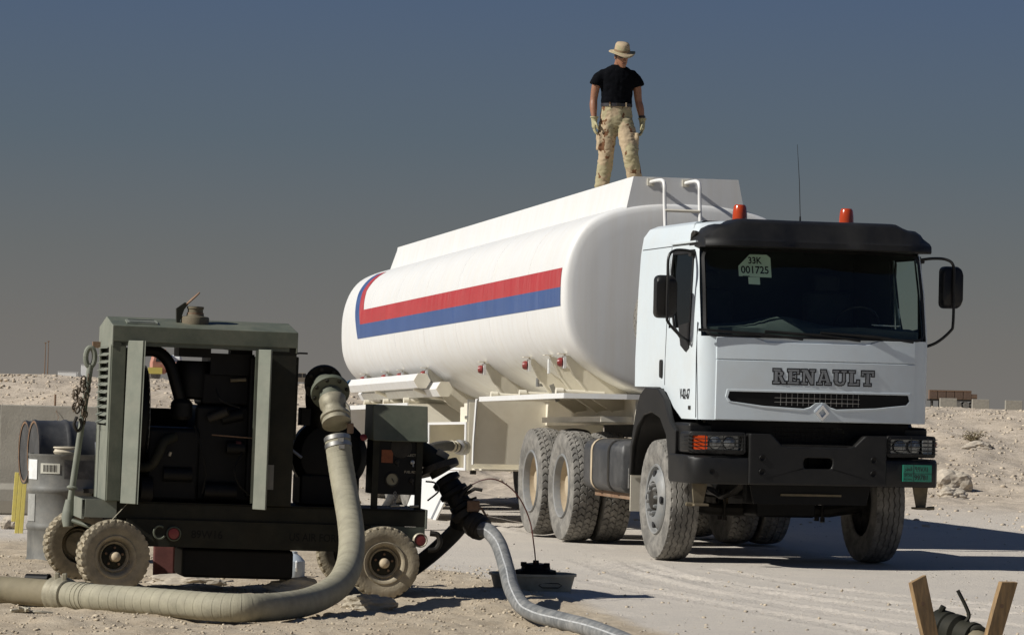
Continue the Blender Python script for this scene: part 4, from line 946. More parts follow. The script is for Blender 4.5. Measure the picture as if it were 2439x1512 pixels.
# base frame
chan = lambda x, y0, y1, z0, z1, s: MB().prism([[(x, z0), (x - s * .07, z0), (x - s * .07, z0 + .012), (x - s * .012, z0 + .012), (x - s * .012, z1 - .012), (x - s * .07, z1 - .012), (x - s * .07, z1), (x, z1)]], XS, y0, y1)
for s, x in ((1, -.165), (-1, -1.05)):
    chan(x, -.24, 2.43, .575, .705, s).build('upper_rail', MT['olive_d'], pu)
    chan(x + s * .02, .18, 2.00, .365, .573, s).build('lower_rail', MT['olive_d'], pu)
    q = MB(); q.prism([[(.18, .573), (.18, .38), (.10, .50), (.10, .573)]], lambda a, c, t_: (t_, a, c), x, x + s * .018); q.build('rail_gusset', MT['olive_d'], pu)
    q = MB(); q.bx(x - .012 * s, x + .004 * s, 2.0, 2.43, .42, .573); q.build('rear_bracket', MT['olive'], pu)
q = MB(); q.bx(-1.05, -.165, -.24, 2.43, .69, .703); q.build('deck', MT['olive_d'], pu)
q = MB(); q.bx(-1.05, -.165, -.245, -.225, .56, .71); q.bx(-1.06, -.15, 2.43, 2.445, .56, .71); q.build('frame_end', MT['olive_l'], pu, kind='stuff')
q = MB(); q.bx(-.175, -.145, -.22, .02, .575, .712); q.build('corner_block', MT['olive_l'], pu)
text_mesh('89W16', .085, 'frame_number', MT['near_black'], pu, lambda a, c: (-.1435, .60 + a, .44 + c), .001, .95)
text_mesh('US AIR FORCE', .085, 'frame_number', MT['near_black'], pu, lambda a, c: (-.1435, 1.36 + a, .44 + c), .001, .85)
for y, z, x in ((.465, .468, -.135), (2.385, .475, -.10)):
    lm = MB().lathe([(.056, -.03), (.058, .008), (.050, .016), (.046, .010)], o=(x, y, z), axis=(1, 0, 0), seg=20, closed=True).build('tail_lamp', MT['olive'] if y < 1 else MT['alloy'], pu)
    MB().lathe([(.046, 0), (.040, .012), (.001, .016)], o=(x, y, z), axis=(1, 0, 0), seg=18).build('lens', MT['redlens'], lm)
MB().tube([(-.12, .355 + .045 * math.cos(a), .475 + .05 * math.sin(a)) for a in np.linspace(.9, 5.8, 14)], .008, 6).build('tie_ring', MT['olive'], pu)
MB().tube(spline([(-.10, 2.46, .53), (-.09, 2.52, .52), (-.09, 2.54, .46), (-.10, 2.51, .41), (-.10, 2.45, .40)], 4), .022, 8).build('tow_hook', MT['dark'], pu)
# housing: roof, ends, posts
XN, XFR = -.10, -1.10; XM = -.60
roof = [(XN, 1.925), (XN + .012, 1.925), (XN + .012, 2.046), (XM, 2.122), (XFR - .012, 2.046), (XFR - .012, 1.925), (XFR, 1.925), (XFR + .012, 2.03), (XM, 2.105), (XN - .012, 2.03)]
rf = MB().prism([roof], XS, -.065, 1.36).build('roof', MT['olive'], pu, bevel=.004)
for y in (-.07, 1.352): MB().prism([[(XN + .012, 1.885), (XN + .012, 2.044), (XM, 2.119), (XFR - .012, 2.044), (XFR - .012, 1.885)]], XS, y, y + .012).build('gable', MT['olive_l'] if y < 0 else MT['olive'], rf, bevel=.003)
MB().bx(XN - .004, XN + .004, .0, 1.30, 1.895, 1.925).build('roof_lip', MT['olive'], rf)
# vent plate with slots on the near slope
sl_ = lambda x: 2.046 + (2.122 - 2.046) * (XN + .012 - x) / (XN + .012 - XM)
vp = MB().loft([[V((x, y, sl_(x) + h)) for x, h in ((-.36, .002), (-.36, .014), (-.20, .014), (-.20, .002))] for y in (.05, .29)]).build('roof_vent', MT['olive_l'], rf, smooth=False)
for x in (-.23, -.34): MB().loft([[V((xx, y, sl_(xx) + .0165)) for xx in (x - .016, x + .016)] for y in (.07, .27)], False).build('vent_slot', MT['ink'], rf)
# exhaust cap: turned base, neck, sprung lid
cx, cyy = -.42, .60; zc = sl_(cx) - .01
ec = MB().lathe([(.108, -.02), (.110, .045), (.104, .056), (.070, .062), (.066, .075), (.060, .080), (.060, .115), (.066, .118), (.066, .135), (.050, .137), (.048, .09)], o=(cx, cyy, zc), seg=28, closed=True).build('exhaust_outlet', MT['capgreen'], pu)
MB().lathe([(.0665, .076), (.067, .082), (.0665, .088)], o=(cx, cyy, zc), seg=24, closed=True).build('rust_ring', MT['rust'], ec)
MB().prism([[(cyy - .145, zc - .0), (cyy - .125, zc + .0), (cyy - .09, zc + .11), (cyy - .06, zc + .15), (cyy - .085, zc + .165), (cyy - .15, zc + .115)]], XF, cx - .03, cx + .03).build('lid_arm', MT['olive_d'], ec)
MB().lathe([(.001, -.005), (.075, -.004), (.078, .004), (.001, .010)], o=(cx, cyy - .025, zc + .195), axis=(0, -.70, .72), seg=22).build('lid', MT['rust'], ec)
# left end: louvred
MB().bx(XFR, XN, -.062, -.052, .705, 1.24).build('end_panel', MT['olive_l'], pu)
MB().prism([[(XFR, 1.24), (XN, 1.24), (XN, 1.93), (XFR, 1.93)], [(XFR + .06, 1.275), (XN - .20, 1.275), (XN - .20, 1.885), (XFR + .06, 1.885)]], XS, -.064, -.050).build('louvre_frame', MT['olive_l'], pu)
MB().bx(XFR + .06, XN - .20, -.02, -.012, 1.25, 1.90).build('radiator_core', MT['near_black'], pu)
for k in range(11):
    z = 1.29 + .058 * k; MB().loft([[V((x, y, zz)) for y, zz in ((-.02, z + .035), (-.085, z), (-.087, z + .004), (-.02, z + .039))] for x in (XFR + .06, XN - .20)]).build('louvre_slat', MT['olive_l'], pu, smooth=False)
MB().box((XFR + .1, -.10, 1.90), (.05, .06, .05)).build('roof_latch', MT['rust'], pu)
MB().bx(XN - .02, XN + .004, -.068, .04, .705, 1.925).build('corner_post', MT['olive'], pu, bevel=.006)
MB().bx(XN - .16, XN - .02, -.075, -.066, .705, 1.90).build('corner_flange', MT['olive_l'], pu)
MB().bx(XFR, XFR + .02, -.065, .06, .705, 1.925).build('corner_post', MT['olive'], pu)
# door leaves folded open, turned to the left light
def leaf(y0, x0, y1, x1, z0, z1, m_, nm, lean=0):
    d = V((x1 - x0, y1 - y0, 0)).normalized(); n_ = V((d.y, -d.x, 0)) * .009; q = MB()
    q.loft([[V((x0, y0 + lean * k, z)) - n_, V((x1, y1 + lean * k, z)) - n_, V((x1, y1 + lean * k, z)) + n_, V((x0, y0 + lean * k, z)) + n_] for z, k in ((z0, 0), (z1, 1))]); return q.build(nm, m_, pu, bevel=.004)
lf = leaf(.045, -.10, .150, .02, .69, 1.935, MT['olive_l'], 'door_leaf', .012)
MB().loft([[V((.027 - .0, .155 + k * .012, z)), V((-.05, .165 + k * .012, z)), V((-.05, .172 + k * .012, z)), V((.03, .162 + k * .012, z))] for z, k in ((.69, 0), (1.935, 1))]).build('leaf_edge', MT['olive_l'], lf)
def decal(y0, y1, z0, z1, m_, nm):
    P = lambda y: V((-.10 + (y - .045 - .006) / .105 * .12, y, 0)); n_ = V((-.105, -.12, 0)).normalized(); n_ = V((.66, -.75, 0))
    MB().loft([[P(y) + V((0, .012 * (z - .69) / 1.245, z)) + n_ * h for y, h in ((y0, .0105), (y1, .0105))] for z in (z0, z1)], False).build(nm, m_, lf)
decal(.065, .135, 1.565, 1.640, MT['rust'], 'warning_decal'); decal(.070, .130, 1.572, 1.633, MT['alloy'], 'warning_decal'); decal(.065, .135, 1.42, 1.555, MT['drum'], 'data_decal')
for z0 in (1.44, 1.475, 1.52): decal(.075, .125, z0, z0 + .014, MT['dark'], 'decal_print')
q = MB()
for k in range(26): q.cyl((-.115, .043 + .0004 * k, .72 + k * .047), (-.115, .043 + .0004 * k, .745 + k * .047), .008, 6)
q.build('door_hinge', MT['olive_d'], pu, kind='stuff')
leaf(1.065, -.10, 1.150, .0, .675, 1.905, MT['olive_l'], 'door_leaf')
MB().bx(-.105, -.09, 1.04, 1.066, .72, 1.90).build('post_edge', MT['olive'], pu)
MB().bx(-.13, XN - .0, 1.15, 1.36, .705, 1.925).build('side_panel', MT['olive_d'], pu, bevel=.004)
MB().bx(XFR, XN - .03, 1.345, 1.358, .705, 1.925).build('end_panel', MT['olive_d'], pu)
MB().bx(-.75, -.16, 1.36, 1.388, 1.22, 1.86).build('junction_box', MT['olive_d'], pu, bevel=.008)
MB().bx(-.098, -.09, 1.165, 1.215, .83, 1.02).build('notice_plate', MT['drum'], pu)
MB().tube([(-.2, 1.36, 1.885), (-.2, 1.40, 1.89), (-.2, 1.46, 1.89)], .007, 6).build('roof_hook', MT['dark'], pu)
MB().bx(XFR + .01, XFR + .02, .10, 1.34, .705, 1.42).build('light_block_panel', MT['olive_d'], pu)  # added on the unseen far side to block light through the housing
# engine, the shade of its bay put into near-black colours
MB().bx(-.85, -.30, .62, 1.12, .72, 1.46).bx(-.80, -.34, .66, 1.10, 1.46, 1.72).build('engine_block', MT['near_black'], pu, bevel=.03, kind='stuff')
MB().bx(-.9, -.26, .24, .66, .705, 1.28).build('crankcase', MT['near_black'], pu, bevel=.04)
MB().bx(-.62, -.24, 1.02, 1.15, .76, 1.85).build('control_bracket', MT['near_black'], pu, bevel=.02)
MB().lathe([(.09, 0), (.13, .02), (.135, .16), (.135, .27), (.12, .30), (.05, .30)], o=(-.45, .60, 1.50), axis=(0, 0, 1), seg=22).build('air_cleaner', MT['near_black'], pu)
MB().bx(-.85, -.30, .72, 1.06, 1.70, 1.865).bx(-.62, -.30, .47, .72, 1.83, 1.90).bx(-.5, -.35, .88, 1.05, 1.70, 1.90).build('roof_bracket_fill', MT['near_black'], pu, kind='stuff')  # first box is added to fill the upper gap with dark
MB().tube(spline([(-.35, .14, 1.86), (-.32, .30, 1.86), (-.30, .40, 1.77), (-.30, .46, 1.60), (-.32, .50, 1.48)], 6), .046, 12).build('intake_hose', MT['near_black'], pu)
MB().lathe([(.06, 0), (.085, .03), (.085, .13), (.06, .16)], o=(-.32, .51, 1.34), axis=(0, 0, 1), seg=16).build('hose_joint', MT['near_black'], pu)
MB().tube(spline([(-.22, .16, .96), (-.20, .27, .98), (-.19, .33, 1.08), (-.20, .37, 1.17), (-.26, .46, 1.21)], 6), .038, 12).build('coolant_pipe', MT['olive_d'], pu)
q = MB(); fs = MB()
fs.lathe([(.40, -.02), (.42, 0), (.42, .06), (.40, .08)], o=(-.60, .17, 1.33), axis=(0, 1, 0), seg=36, closed=True); fs.build('fan_shroud', MT['near_black'], pu)
for k in range(40):
    a = 2 * math.pi * k / 40; q.tube([(-.60 + r_ * math.cos(a), .25 + .03 * (1 - r_ / .42), 1.33 + r_ * math.sin(a)) for r_ in (.10, .42)], .003, 4)
for r_ in (.16, .24, .32, .40): q.tube([(-.60 + r_ * math.cos(a), .255, 1.33 + r_ * math.sin(a)) for a in np.linspace(0, 2 * math.pi, 40)], .003, 4)
q.build('fan_guard', MT['steel'], pu, kind='stuff')
MB().bx(-1.05, -.16, .03, .12, .72, 1.88).build('radiator', MT['near_black'], pu)
MB().lathe([(.10, 0), (.10, .09), (.06, .10)], o=(-.20, .20, .80), axis=(0, 1, 0), seg=18).build('pulley', MT['near_black'], pu)
for p, q_, r_, mt_ in (((-.28, .72, 1.36), (-.22, .86, 1.42), .035, 'dark'), ((-.24, .86, 1.14), (-.24, 1.0, 1.14), .05, 'near_black'), ((-.24, .93, 1.15), (-.24, .97, 1.15), .045, 'maroon'), ((-.22, .74, 1.235), (-.18, 1.06, 1.22), .005, 'rust'), ((-.3, .88, 1.66), (-.3, 1.0, 1.67), .014, 'capgreen'), ((-.25, .42, 1.06), (-.25, .43, 1.09), .012, 'alloy'), ((-.3, .82, 1.36), (-.3, .98, 1.40), .05, 'near_black'), ((-.27, .70, .80), (-.27, .95, .80), .07, 'near_black'), ((-.27, .38, .92), (-.27, .60, .92), .06, 'near_black')):
    MB().cyl(p, q_, r_, 14).build('engine_fitting', MT[mt_], pu)
for pts in ([(-.2, .60, 1.30), (-.17, .66, 1.12), (-.18, .70, .95), (-.2, .68, .78)], [(-.2, .98, 1.10), (-.16, .92, .98), (-.17, .96, .86), (-.2, 1.05, .78)], [(-.2, .75, 1.6), (-.17, .80, 1.5), (-.2, .95, 1.45)], [(-.16, 1.02, 1.9), (-.14, .9, 1.895), (-.16, .72, 1.91)]):
    MB().tube(spline(pts, 5), .008, 6).build('engine_lead', MT['near_black'], pu)
MB().bx(-.75, -.25, .55, 1.42, .13, .36).build('fuel_tank', MT['near_black'], pu, bevel=.03)
MB().bx(-.35, -.33, 1.36, 1.39, .24, .36).build('tank_strap', MT['rim_tan'], pu)
# pump head
pb = MB().lathe([(.18, 0), (.27, .04), (.30, .12), (.30, .26), (.24, .32), (.10, .34)], o=(-.80, 1.72, 1.10), axis=(1, 0, 0), seg=28).build('pump_body', MT['near_black'], pu)
MB().bx(-.85, -.45, 1.48, 1.95, .705, .95).build('pump_foot', MT['near_black'], pb, bevel=.02)
MB().tube(spline([(-.6, 1.70, 1.25), (-.55, 1.64, 1.45), (-.42, 1.61, 1.58), (-.24, 1.615, 1.645)], 6), [.12] * 18 + [.12], 16).build('riser', MT['near_black'], pb)
MB().bx(-.45, -.30, 1.44, 1.52, 1.33, 1.47).build('pump_lug', MT['near_black'], pb, bevel=.01)
MB().cyl((-.35, 1.30, 1.20), (-.30, 1.46, 1.08), .012, 8).build('pump_rod', MT['steel'], pb)
# control stand
cb = MB().prism([[(-.55, 1.245), (-.13, 1.235), (-.145, 1.275), (-.20, 1.515), (-.55, 1.515)]], XS, 1.99, 2.425).build('control_hood', MT['olive'], pu, bevel=.008)
cp = MB().bx(-.50, -.22, 2.005, 2.40, .82, 1.24).build('control_panel', MT['near_black'], pu, bevel=.006)
for y in (2.005, 2.35): MB().bx(-.235, -.205, y, y + .05, .705, 1.24).build('stand_leg', MT['olive_d'], pu)
MB().bx(-.218, -.214, 2.075, 2.165, 1.065, 1.165).build('orange_label', mat('orange_label', (.18, .05, .015), .7, var=.2, scale=40), cp)
gg = MB().lathe([(.055, 0), (.056, .014), (.048, .018), (.046, .008)], o=(-.22, 2.165, .935), axis=(1, 0, 0), seg=22, closed=True).build('gauge', MT['dark'], cp)
MB().lathe([(.046, 0), (.001, .002)], o=(-.212, 2.165, .935), axis=(1, 0, 0), seg=20).build('gauge_face', mat('gauge_face', (.22, .20, .13), .5), cp)
MB().tube([(-.205, 2.18, .915), (-.205, 2.16, .945)], .004, 5).build('needle', MT['ink'], cp)
for y, z in ((2.32, 1.075), (2.32, .935), (2.20, 1.075)):
    MB().lathe([(.018, 0), (.016, .02), (.001, .024)], o=(-.218, y, z), axis=(1, 0, 0), seg=12).tube([(-.19, y, z), (-.185, y + .004, z - .035)], .005, 5).build('selector', MT['steel'] if z > 1 and y > 2.3 else MT['dark'], cp)
MB().lathe([(.085, 0), (.085, .01), (.078, .012)], o=(-.225, 2.23, 1.19), axis=(1, 0, 0), seg=24).build('dial_shade', MT['dark'], cp)
text_mesh('FUEL SELECT', .026, 'panel_text', MT['alloy'], cp, lambda a, c: (-.2165, 2.20 + a, 1.12 + c), 0, 1)
text_mesh('FUEL RETURN', .026, 'panel_text', MT['alloy'], cp, lambda a, c: (-.2165, 2.26 + a, .99 + c), 0, .9)
for k in range(5): MB().tube([(-.20 + .006 * math.sin(k), 2.19 + .009 * math.cos(a), .83 - .022 * k + .014 * math.sin(a)) for a in np.linspace(0, 6.28, 9)], .003, 4).build('chain_link', MT['steel'], cp)
for y in (2.16, 2.31): MB().cyl((-.2, y, .73), (-.2, y + .07, .735), .010, 8).build('drain_tap', MT['alloy'], cp)
MB().lathe([(.02, 0), (.028, .02), (.001, .03)], o=(-.25, 1.93, 1.25), axis=(1, 0, .3), seg=12).build('indicator', MT['redlens'], pu)
MB().tube(spline([(-.2, 2.43, .93), (-.17, 2.50, .92), (-.17, 2.53, .86), (-.2, 2.45, .78)], 5), .007, 6).build('panel_lead', MT['ink'], pu)
# drawbar standing up at the left end
MB().tube([(-.85, -.155, 1.74), (-.85, -.275, .62)], .025, 12).build('drawbar', MT['olive_l'], pu)
MB().tube([(-.85 + .0 * a, -.150 - .035 * math.cos(a) - .01, 1.80 + .075 * math.sin(a)) for a in np.linspace(0, 2 * math.pi, 20)], .022, 10).build('tow_eye', MT['olive_l'], pu)
MB().lathe([(.03, 0), (.042, .01), (.042, .02), (.03, .03)], o=(-.85, -.262, .76), axis=(.0, .1, 1), seg=14).build('bar_collar', MT['olive_l'], pu)
MB().tube([(-.85, -.275, .68), (-.85, -.28, .60), (-.84, -.285, .54), (-.83, -.28, .47)], [.032, .045, .052, .04], 12).build('bar_knuckle', MT['olive_l'], pu)
MB().tube([(-.80, -.25, .52), (-.60, -.05, .46), (-.45, .10, .45)], .018, 8).build('bar_yoke', MT['olive'], pu)
ch = []
for k in range(16):
    a = k * .62; ch.append((-.80 + .01 * math.sin(k * 2), -.20 - .055 * math.sin(k * .55) - .002 * k, 1.66 - .024 * k + (.03 if k % 3 == 0 else 0)))
for k in range(26):
    t_ = k / 25; cx_ = -.79 - .05 * math.sin(k * 1.3); cy_ = -.175 - .085 * math.sin(math.pi * min(1, t_ * 1.1)) - .03 * math.sin(k * .9); cz_ = 1.64 - .38 * t_ if k < 20 else 1.30 + .05 * (k - 20)
    R_ = Matrix.Rotation(k * 1.4, 3, 'Z') @ Matrix.Rotation(.4 * math.sin(k), 3, 'Y')
    MB().tube([R_ @ V((.016 * math.cos(a), 0, .027 * math.sin(a))) + V((cx_, cy_, cz_)) for a in np.linspace(0, 2 * math.pi, 10)], .0065, 6).build('chain_link', MT['chain'], pu)
MB().tube(spline([(-.80, -.25, 1.33), (-.79, -.27, 1.27), (-.79, -.24, 1.22), (-.80, -.21, 1.26), (-.80, -.225, 1.32)], 5), .013, 8).build('chain_hook', MT['dark'], pu)
MB().tube([(-.12, .10, .69), (-.09, -.02, .56), (-.05, -.12, .16)], .0025, 4).build('tie_wire', MT['alloy'], pu)

# ------------------------------------------------------------------ hoses
def ring_coupling(parent, p, ax, prof, m_, nm, seg=26): return MB().lathe(prof, o=p, axis=ax, seg=seg).build(nm, m_, parent)
sh = thing('suction_hose', 'thick tan fuel hose curving from the pump down onto the ground', 'hose', gnd(640, 1480))
def rel(root, pts): return [V(p) - root.location for p in pts]
P0, P1, P2, P3 = at(771, 914, 28.78), at(787, 938, 28.60), at(794, 966, 28.50), at(801, 1003, 28.42)
HP = [at(803, 1040, 28.38), at(812, 1109, 28.3), at(824, 1180, 28.15), at(834, 1240, 27.9), at(838, 1295, 27.55), at(830, 1350, 27.1), at(802, 1396, 26.6), gnd(745, 1428, .115), gnd(680, 1442, .10), gnd(600, 1447, .10), gnd(520, 1445, .10), gnd(430, 1438, .10), gnd(330, 1430, .10), gnd(235, 1424, .10), gnd(152, 1416, .10)]
hp = rel(sh, HP); path = spline(hp, 14)
rr = [.098 + .0012 * math.sin(i * 2.1) for i in range(len(path))]
hose = MB().tube(path, rr, 28).build('hose', MT['hose'], sh, ang=80)
for i in range(10, len(path) - 3, 3):                       # wrap lines of the outer cover
    T_ = (path[i + 1] - path[i - 1]).normalized()
q = MB()
for i in range(6, len(path) - 4, 1):
    T_ = (path[i + 1] - path[i - 1]).normalized(); T_ = (T_ + V((.04, .02, .03))).normalized()
    q.lathe([(.0982, -.004), (.09875, -.001), (.09875, .001), (.0982, .004)], o=path[i], axis=T_, seg=26, closed=True)
q.build('cover_wraps', MT['hose'], hose, kind='stuff')
# metal end: bolted flange, elbow, cam coupling, clamp bands
f0, f1, f2, f3 = rel(sh, [P0, P1, P2, P3]); e0 = (f1 - f0).normalized()
fl = MB().lathe([(.02, -.02), (.150, -.02), (.152, .0), (.150, .022), (.09, .024), (.085, .03)], o=f0, axis=(.15, -.93, -.25), seg=32).build('pump_flange', MT['near_black'], sh)
axf = V((.15, -.93, -.25)).normalized(); u_ = axf.cross(V((0, 0, 1))).normalized(); v_ = axf.cross(u_)
for k in range(8):
    a = k * math.pi / 4 + .2; MB().lathe([(.014, 0), (.014, .016), (.001, .02)], o=f0 + (u_ * math.cos(a) + v_ * math.sin(a)) * .125 + axf * .022, axis=axf, seg=6).build('flange_bolt', MT['dark'], fl)
MB().tube(spline([f0 + axf * .0, f0 + axf * .09 + V((.005, 0, .0)), f1 + V((0, -.02, .0)), f2], 6), [.085, .088, .09, .092, .095, .098, .10, .10, .10, .098, .096, .094, .092, .09, .09, .09, .09, .09, .09], 22).build('elbow', MT['olive'], sh, ang=60)
ax2 = (f2 - f1).normalized() * .8 + axf * .35
fl2 = MB().lathe([(.09, -.028), (.150, -.026), (.152, -.004), (.150, .014), (.10, .016)], o=f1 + V((0, -.02, .012)), axis=ax2, seg=32).build('bolted_flange', MT['olive'], sh)
a2 = ax2.normalized(); u_ = a2.cross(V((0, 0, 1))).normalized(); v_ = a2.cross(u_)
for k in range(8):
    a = k * math.pi / 4 + .35; MB().lathe([(.015, 0), (.015, .016), (.001, .02)], o=f1 + V((0, -.02, .012)) + (u_ * math.cos(a) + v_ * math.sin(a)) * .128 + a2 * .013, axis=a2, seg=6).build('flange_bolt', MT['olive_d'], fl2)
ax3 = (f3 - f2).normalized()
MB().lathe([(.098, -.07), (.104, -.06), (.104, .0), (.094, .02), (.088, .05), (.10, .085), (.115, .09), (.118, .115), (.106, .125), (.112, .14), (.114, .165), (.10, .175)], o=f2, axis=ax3, seg=28).build('cam_coupling', MT['cast'], sh, ang=45)
MB().tube(spline([f2 + V((.095, -.04, .02)), f2 + V((.125, -.05, -.03)), f2 + V((.12, -.05, -.13))], 4), .012, 8).build('cam_lever', MT['alloy'], sh)
MB().box(f3 + V((.11, -.02, -.05)), (.05, .05, .08)).build('cam_lug', MT['rust'], sh, bevel=.01)
ax4 = (path[3] - path[0]).normalized()
for k, h in enumerate((.02, .075)):
    MB().lathe([(.099, -.018), (.1035, -.016), (.1035, .016), (.099, .018)], o=path[0] + ax4 * h, axis=ax4, seg=28, closed=True).build('clamp_band', MT['steel'], sh)
    MB().box(path[0] + ax4 * h + V((.03, -.102, 0)), (.045, .02, .03)).build('clamp_screw', MT['steel'], sh)
# far end on the ground
axg = (path[-1] - path[-4]).normalized()
for k, h in enumerate((-.30, -.25, -.20)): MB().lathe([(.099, -.012), (.104, -.009), (.104, .009), (.099, .012)], o=path[-1] + axg * h, axis=axg, seg=26, closed=True).build('clamp_band', MT['hose'], sh)
# joint and second length running out of frame
cj = thing('hose_joint', 'pale cast two-eared joint linking the tan hose to a brown hose', 'coupling', HP[-1] - V((0, 0, .10)))
pj = V((0, 0, .10)); axw = axg
MB().lathe([(.10, -.03), (.113, -.02), (.116, .01), (.125, .02), (.128, .05), (.118, .06), (.118, .10), (.126, .11), (.126, .14), (.104, .15)], o=pj - axw * .04, axis=axw, seg=28).build('joint_ring', MT['cast'], cj, ang=45)
for h in (.0, .09): MB().box(pj + axw * (h - .01) + V((0, -.03, .125)), (.035, .05, .06)).build('joint_ear', MT['cast'], cj, bevel=.008)
h2 = thing('supply_hose', 'dark brown fuel hose leaving the picture at the lower left', 'hose', gnd(30, 1440))
MB().tube(spline(rel(h2, [HP[-1] + axw * .08, gnd(60, 1408, .10), gnd(0, 1404, .10), gnd(-160, 1398, .10), gnd(-400, 1390, .10)]), 8), .099, 26).build('hose', MT['hose_d'], h2, ang=80)
MB().tube([V((0, 0, 0)), V((.01, 0, .01))], .002, 4).build('thread', MT['alloy'], h2)
kn = thing('rope_knot', 'crumpled pale rope end lying under the brown hose', 'rope', gnd(48, 1462))
rp_ = []; rs = random.Random(4)
for k in range(22): rp_.append((rs.uniform(-.07, .07), rs.uniform(-.05, .03), .015 + rs.uniform(0, .035)))
MB().tube(spline(rp_ + [(.12, .0, .02), (.22, .03, .012)], 3), .010, 6).build('rope', MT['alloy'], kn)

# pump outlet with valve, and the hoses on it
ov = thing('outlet_valve_assembly', 'black flanged outlet elbow and valve on the right of the pump', 'valve', at(1080, 1200, 29.1) - V((0, 0, .75)))
dv = 29.1
A = [at(x, y, d) for x, y, d in ((965, 1060, 29.2), (1003, 1076, 29.15), (1036, 1102, 29.1), (1052, 1128, 29.1), (1066, 1165, 29.1), (1088, 1195, 29.1), (1112, 1222, 29.05), (1140, 1254, 28.95))]
Ar = rel(ov, A)
MB().tube(spline(Ar[:4], 6), .088, 18).build('elbow', MT['olive_d'], ov, ang=60)
axo = (Ar[4] - Ar[2]).normalized() + V((-.1, -.15, 0))
fo = MB().lathe([(.02, -.03), (.165, -.028), (.168, -.002), (.165, .022), (.06, .024)], o=Ar[2].lerp(Ar[3], .5), axis=axo, seg=28).build('valve_flange', MT['dark'], ov)
MB().box(Ar[2] + V((.06, -.03, .07)), (.10, .06, .05), Matrix.Rotation(.5, 3, 'Y')).build('flange_lug', MT['drum'], ov, bevel=.008)
ax5 = (Ar[6] - Ar[3]).normalized()
MB().lathe([(.07, 0), (.115, .02), (.115, .06), (.09, .07), (.095, .12), (.118, .13), (.118, .16), (.085, .18), (.085, .25), (.10, .26), (.10, .29), (.07, .30)], o=Ar[3] + ax5 * .03, axis=ax5, seg=24).build('valve_body', MT['near_black'], ov, ang=40)
MB().lathe([(.08, 0), (.085, .05), (.11, .07), (.11, .12), (.085, .14), (.085, .20)], o=Ar[5] + ax5 * .02, axis=ax5, seg=22).build('swivel', MT['dark'], ov, ang=40)
MB().tube([Ar[5] + V((.06, -.08, .06)), Ar[5] + V((.14, -.10, .11)), Ar[5] + V((.20, -.10, .10))], .014, 8).build('valve_handle', MT['dark'], ov)
MB().tube([Ar[6] + V((.04, -.08, .09)), Ar[6] + V((.12, -.09, .04)), Ar[6] + V((.20, -.09, -.10))], .009, 6).build('valve_lever', MT['rust'], ov)
MB().box(Ar[6] + V((.05, -.05, .06)), (.10, .08, .09)).build('valve_bonnet', MT['rust'], ov, bevel=.012)
MB().tube([Ar[6] - ax5 * .05, Ar[6] + V((-.05, .08, -.10))], .085, 16).build('branch', MT['near_black'], ov)
ax6 = V((.75, -.45, -.42)).normalized()
MB().lathe([(.06, -.07), (.085, -.06), (.10, -.03), (.104, .0), (.094, .01), (.104, .02), (.104, .04), (.092, .05), (.098, .06), (.09, .085), (.06, .09)], o=Ar[7] - ax6 * .03, axis=ax6, seg=24).build('hose_coupling', MT['dark'], ov, ang=40)
dh_ = thing('discharge_hose', 'grey fuel hose with a white stripe running to the bottom edge', 'hose', gnd(1350, 1500))
G = [A[7] + V(ax6) * .02, at(1168, 1268, 28.75), at(1189, 1298, 28.5), at(1206, 1352, 28.05), at(1219, 1402, 27.3), at(1243, 1441, 26.5), gnd(1278, 1461, .075), gnd(1337, 1477, .062), gnd(1401, 1494, .06), gnd(1470, 1520, .06), gnd(1560, 1560, .06)]
gp = spline(rel(dh_, G), 10)
hz_ = MB().tube(gp, .061, 24).build('hose', MT['hose_g'], dh_, ang=80)
def surf_stripe(path, r, ang_fn, w_, off):
    n = len(path); rows = []
    for i in range(n):
        T_ = (path[min(i + 1, n - 1)] - path[max(i - 1, 0)]).normalized(); view = V(CAM0) - (path[i] + dh_.location); view = (view - T_ * view.dot(T_)).normalized(); sd_ = T_.cross(view)
        a0 = ang_fn(i / n); rows.append([path[i] + (view * math.cos(a0 + d) + sd_ * math.sin(a0 + d)) * (r + off) for d in (-w_, -w_ / 2, 0, w_ / 2, w_)])
    return MB().loft(rows, False)
surf_stripe(gp, .061, lambda t_: .25 - .55 * t_, .085, .0012).build('white_stripe', mat('worn_white', (.46, .47, .47), .8, var=.2, scale=30, dust=.8, dcol=(.18, .18, .18), dscale=25), hz_, ang=80)
MB().lathe([(.0615, -.02), (.066, -.018), (.066, .018), (.0615, .02)], o=gp[1], axis=(gp[2] - gp[0]), seg=22, closed=True).build('clamp_band', MT['alloy'], dh_)
br = thing('branch_hose', 'black hose slanting from the outlet valve behind the right pump wheel', 'hose', at(1000, 1335, 29.6) - V((0, 0, .3)))
MB().tube(spline(rel(br, [A[6] + V((-.02, .06, -.06)), at(1075, 1275, 29.3), at(1020, 1325, 29.5), at(960, 1365, 29.7), at(880, 1385, 30.0), at(800, 1390, 30.3)]), 8), .066, 20).build('hose', MT['hose_b'], br, ang=80)
th = thing('tank_hose', 'ribbed black hose joined to the open valve cabinet of the trailer', 'hose', at(1000, 1240, 43.0))
tp = [at(x, y, d) for x, y, d in ((1090, 1064, 43.9), (1062, 1061, 43.7), (1032, 1066, 43.4), (1002, 1080, 43.0), (972, 1108, 42.5), (945, 1160, 42.0), (920, 1210, 41.5), (880, 1240, 41.0))]
tpp = spline(rel(th, tp), 12); ho = MB().tube(tpp, [.058 + (.004 if i % 2 else 0) for i in range(len(tpp))], 18).build('hose', MT['hose_b'], th, ang=30)
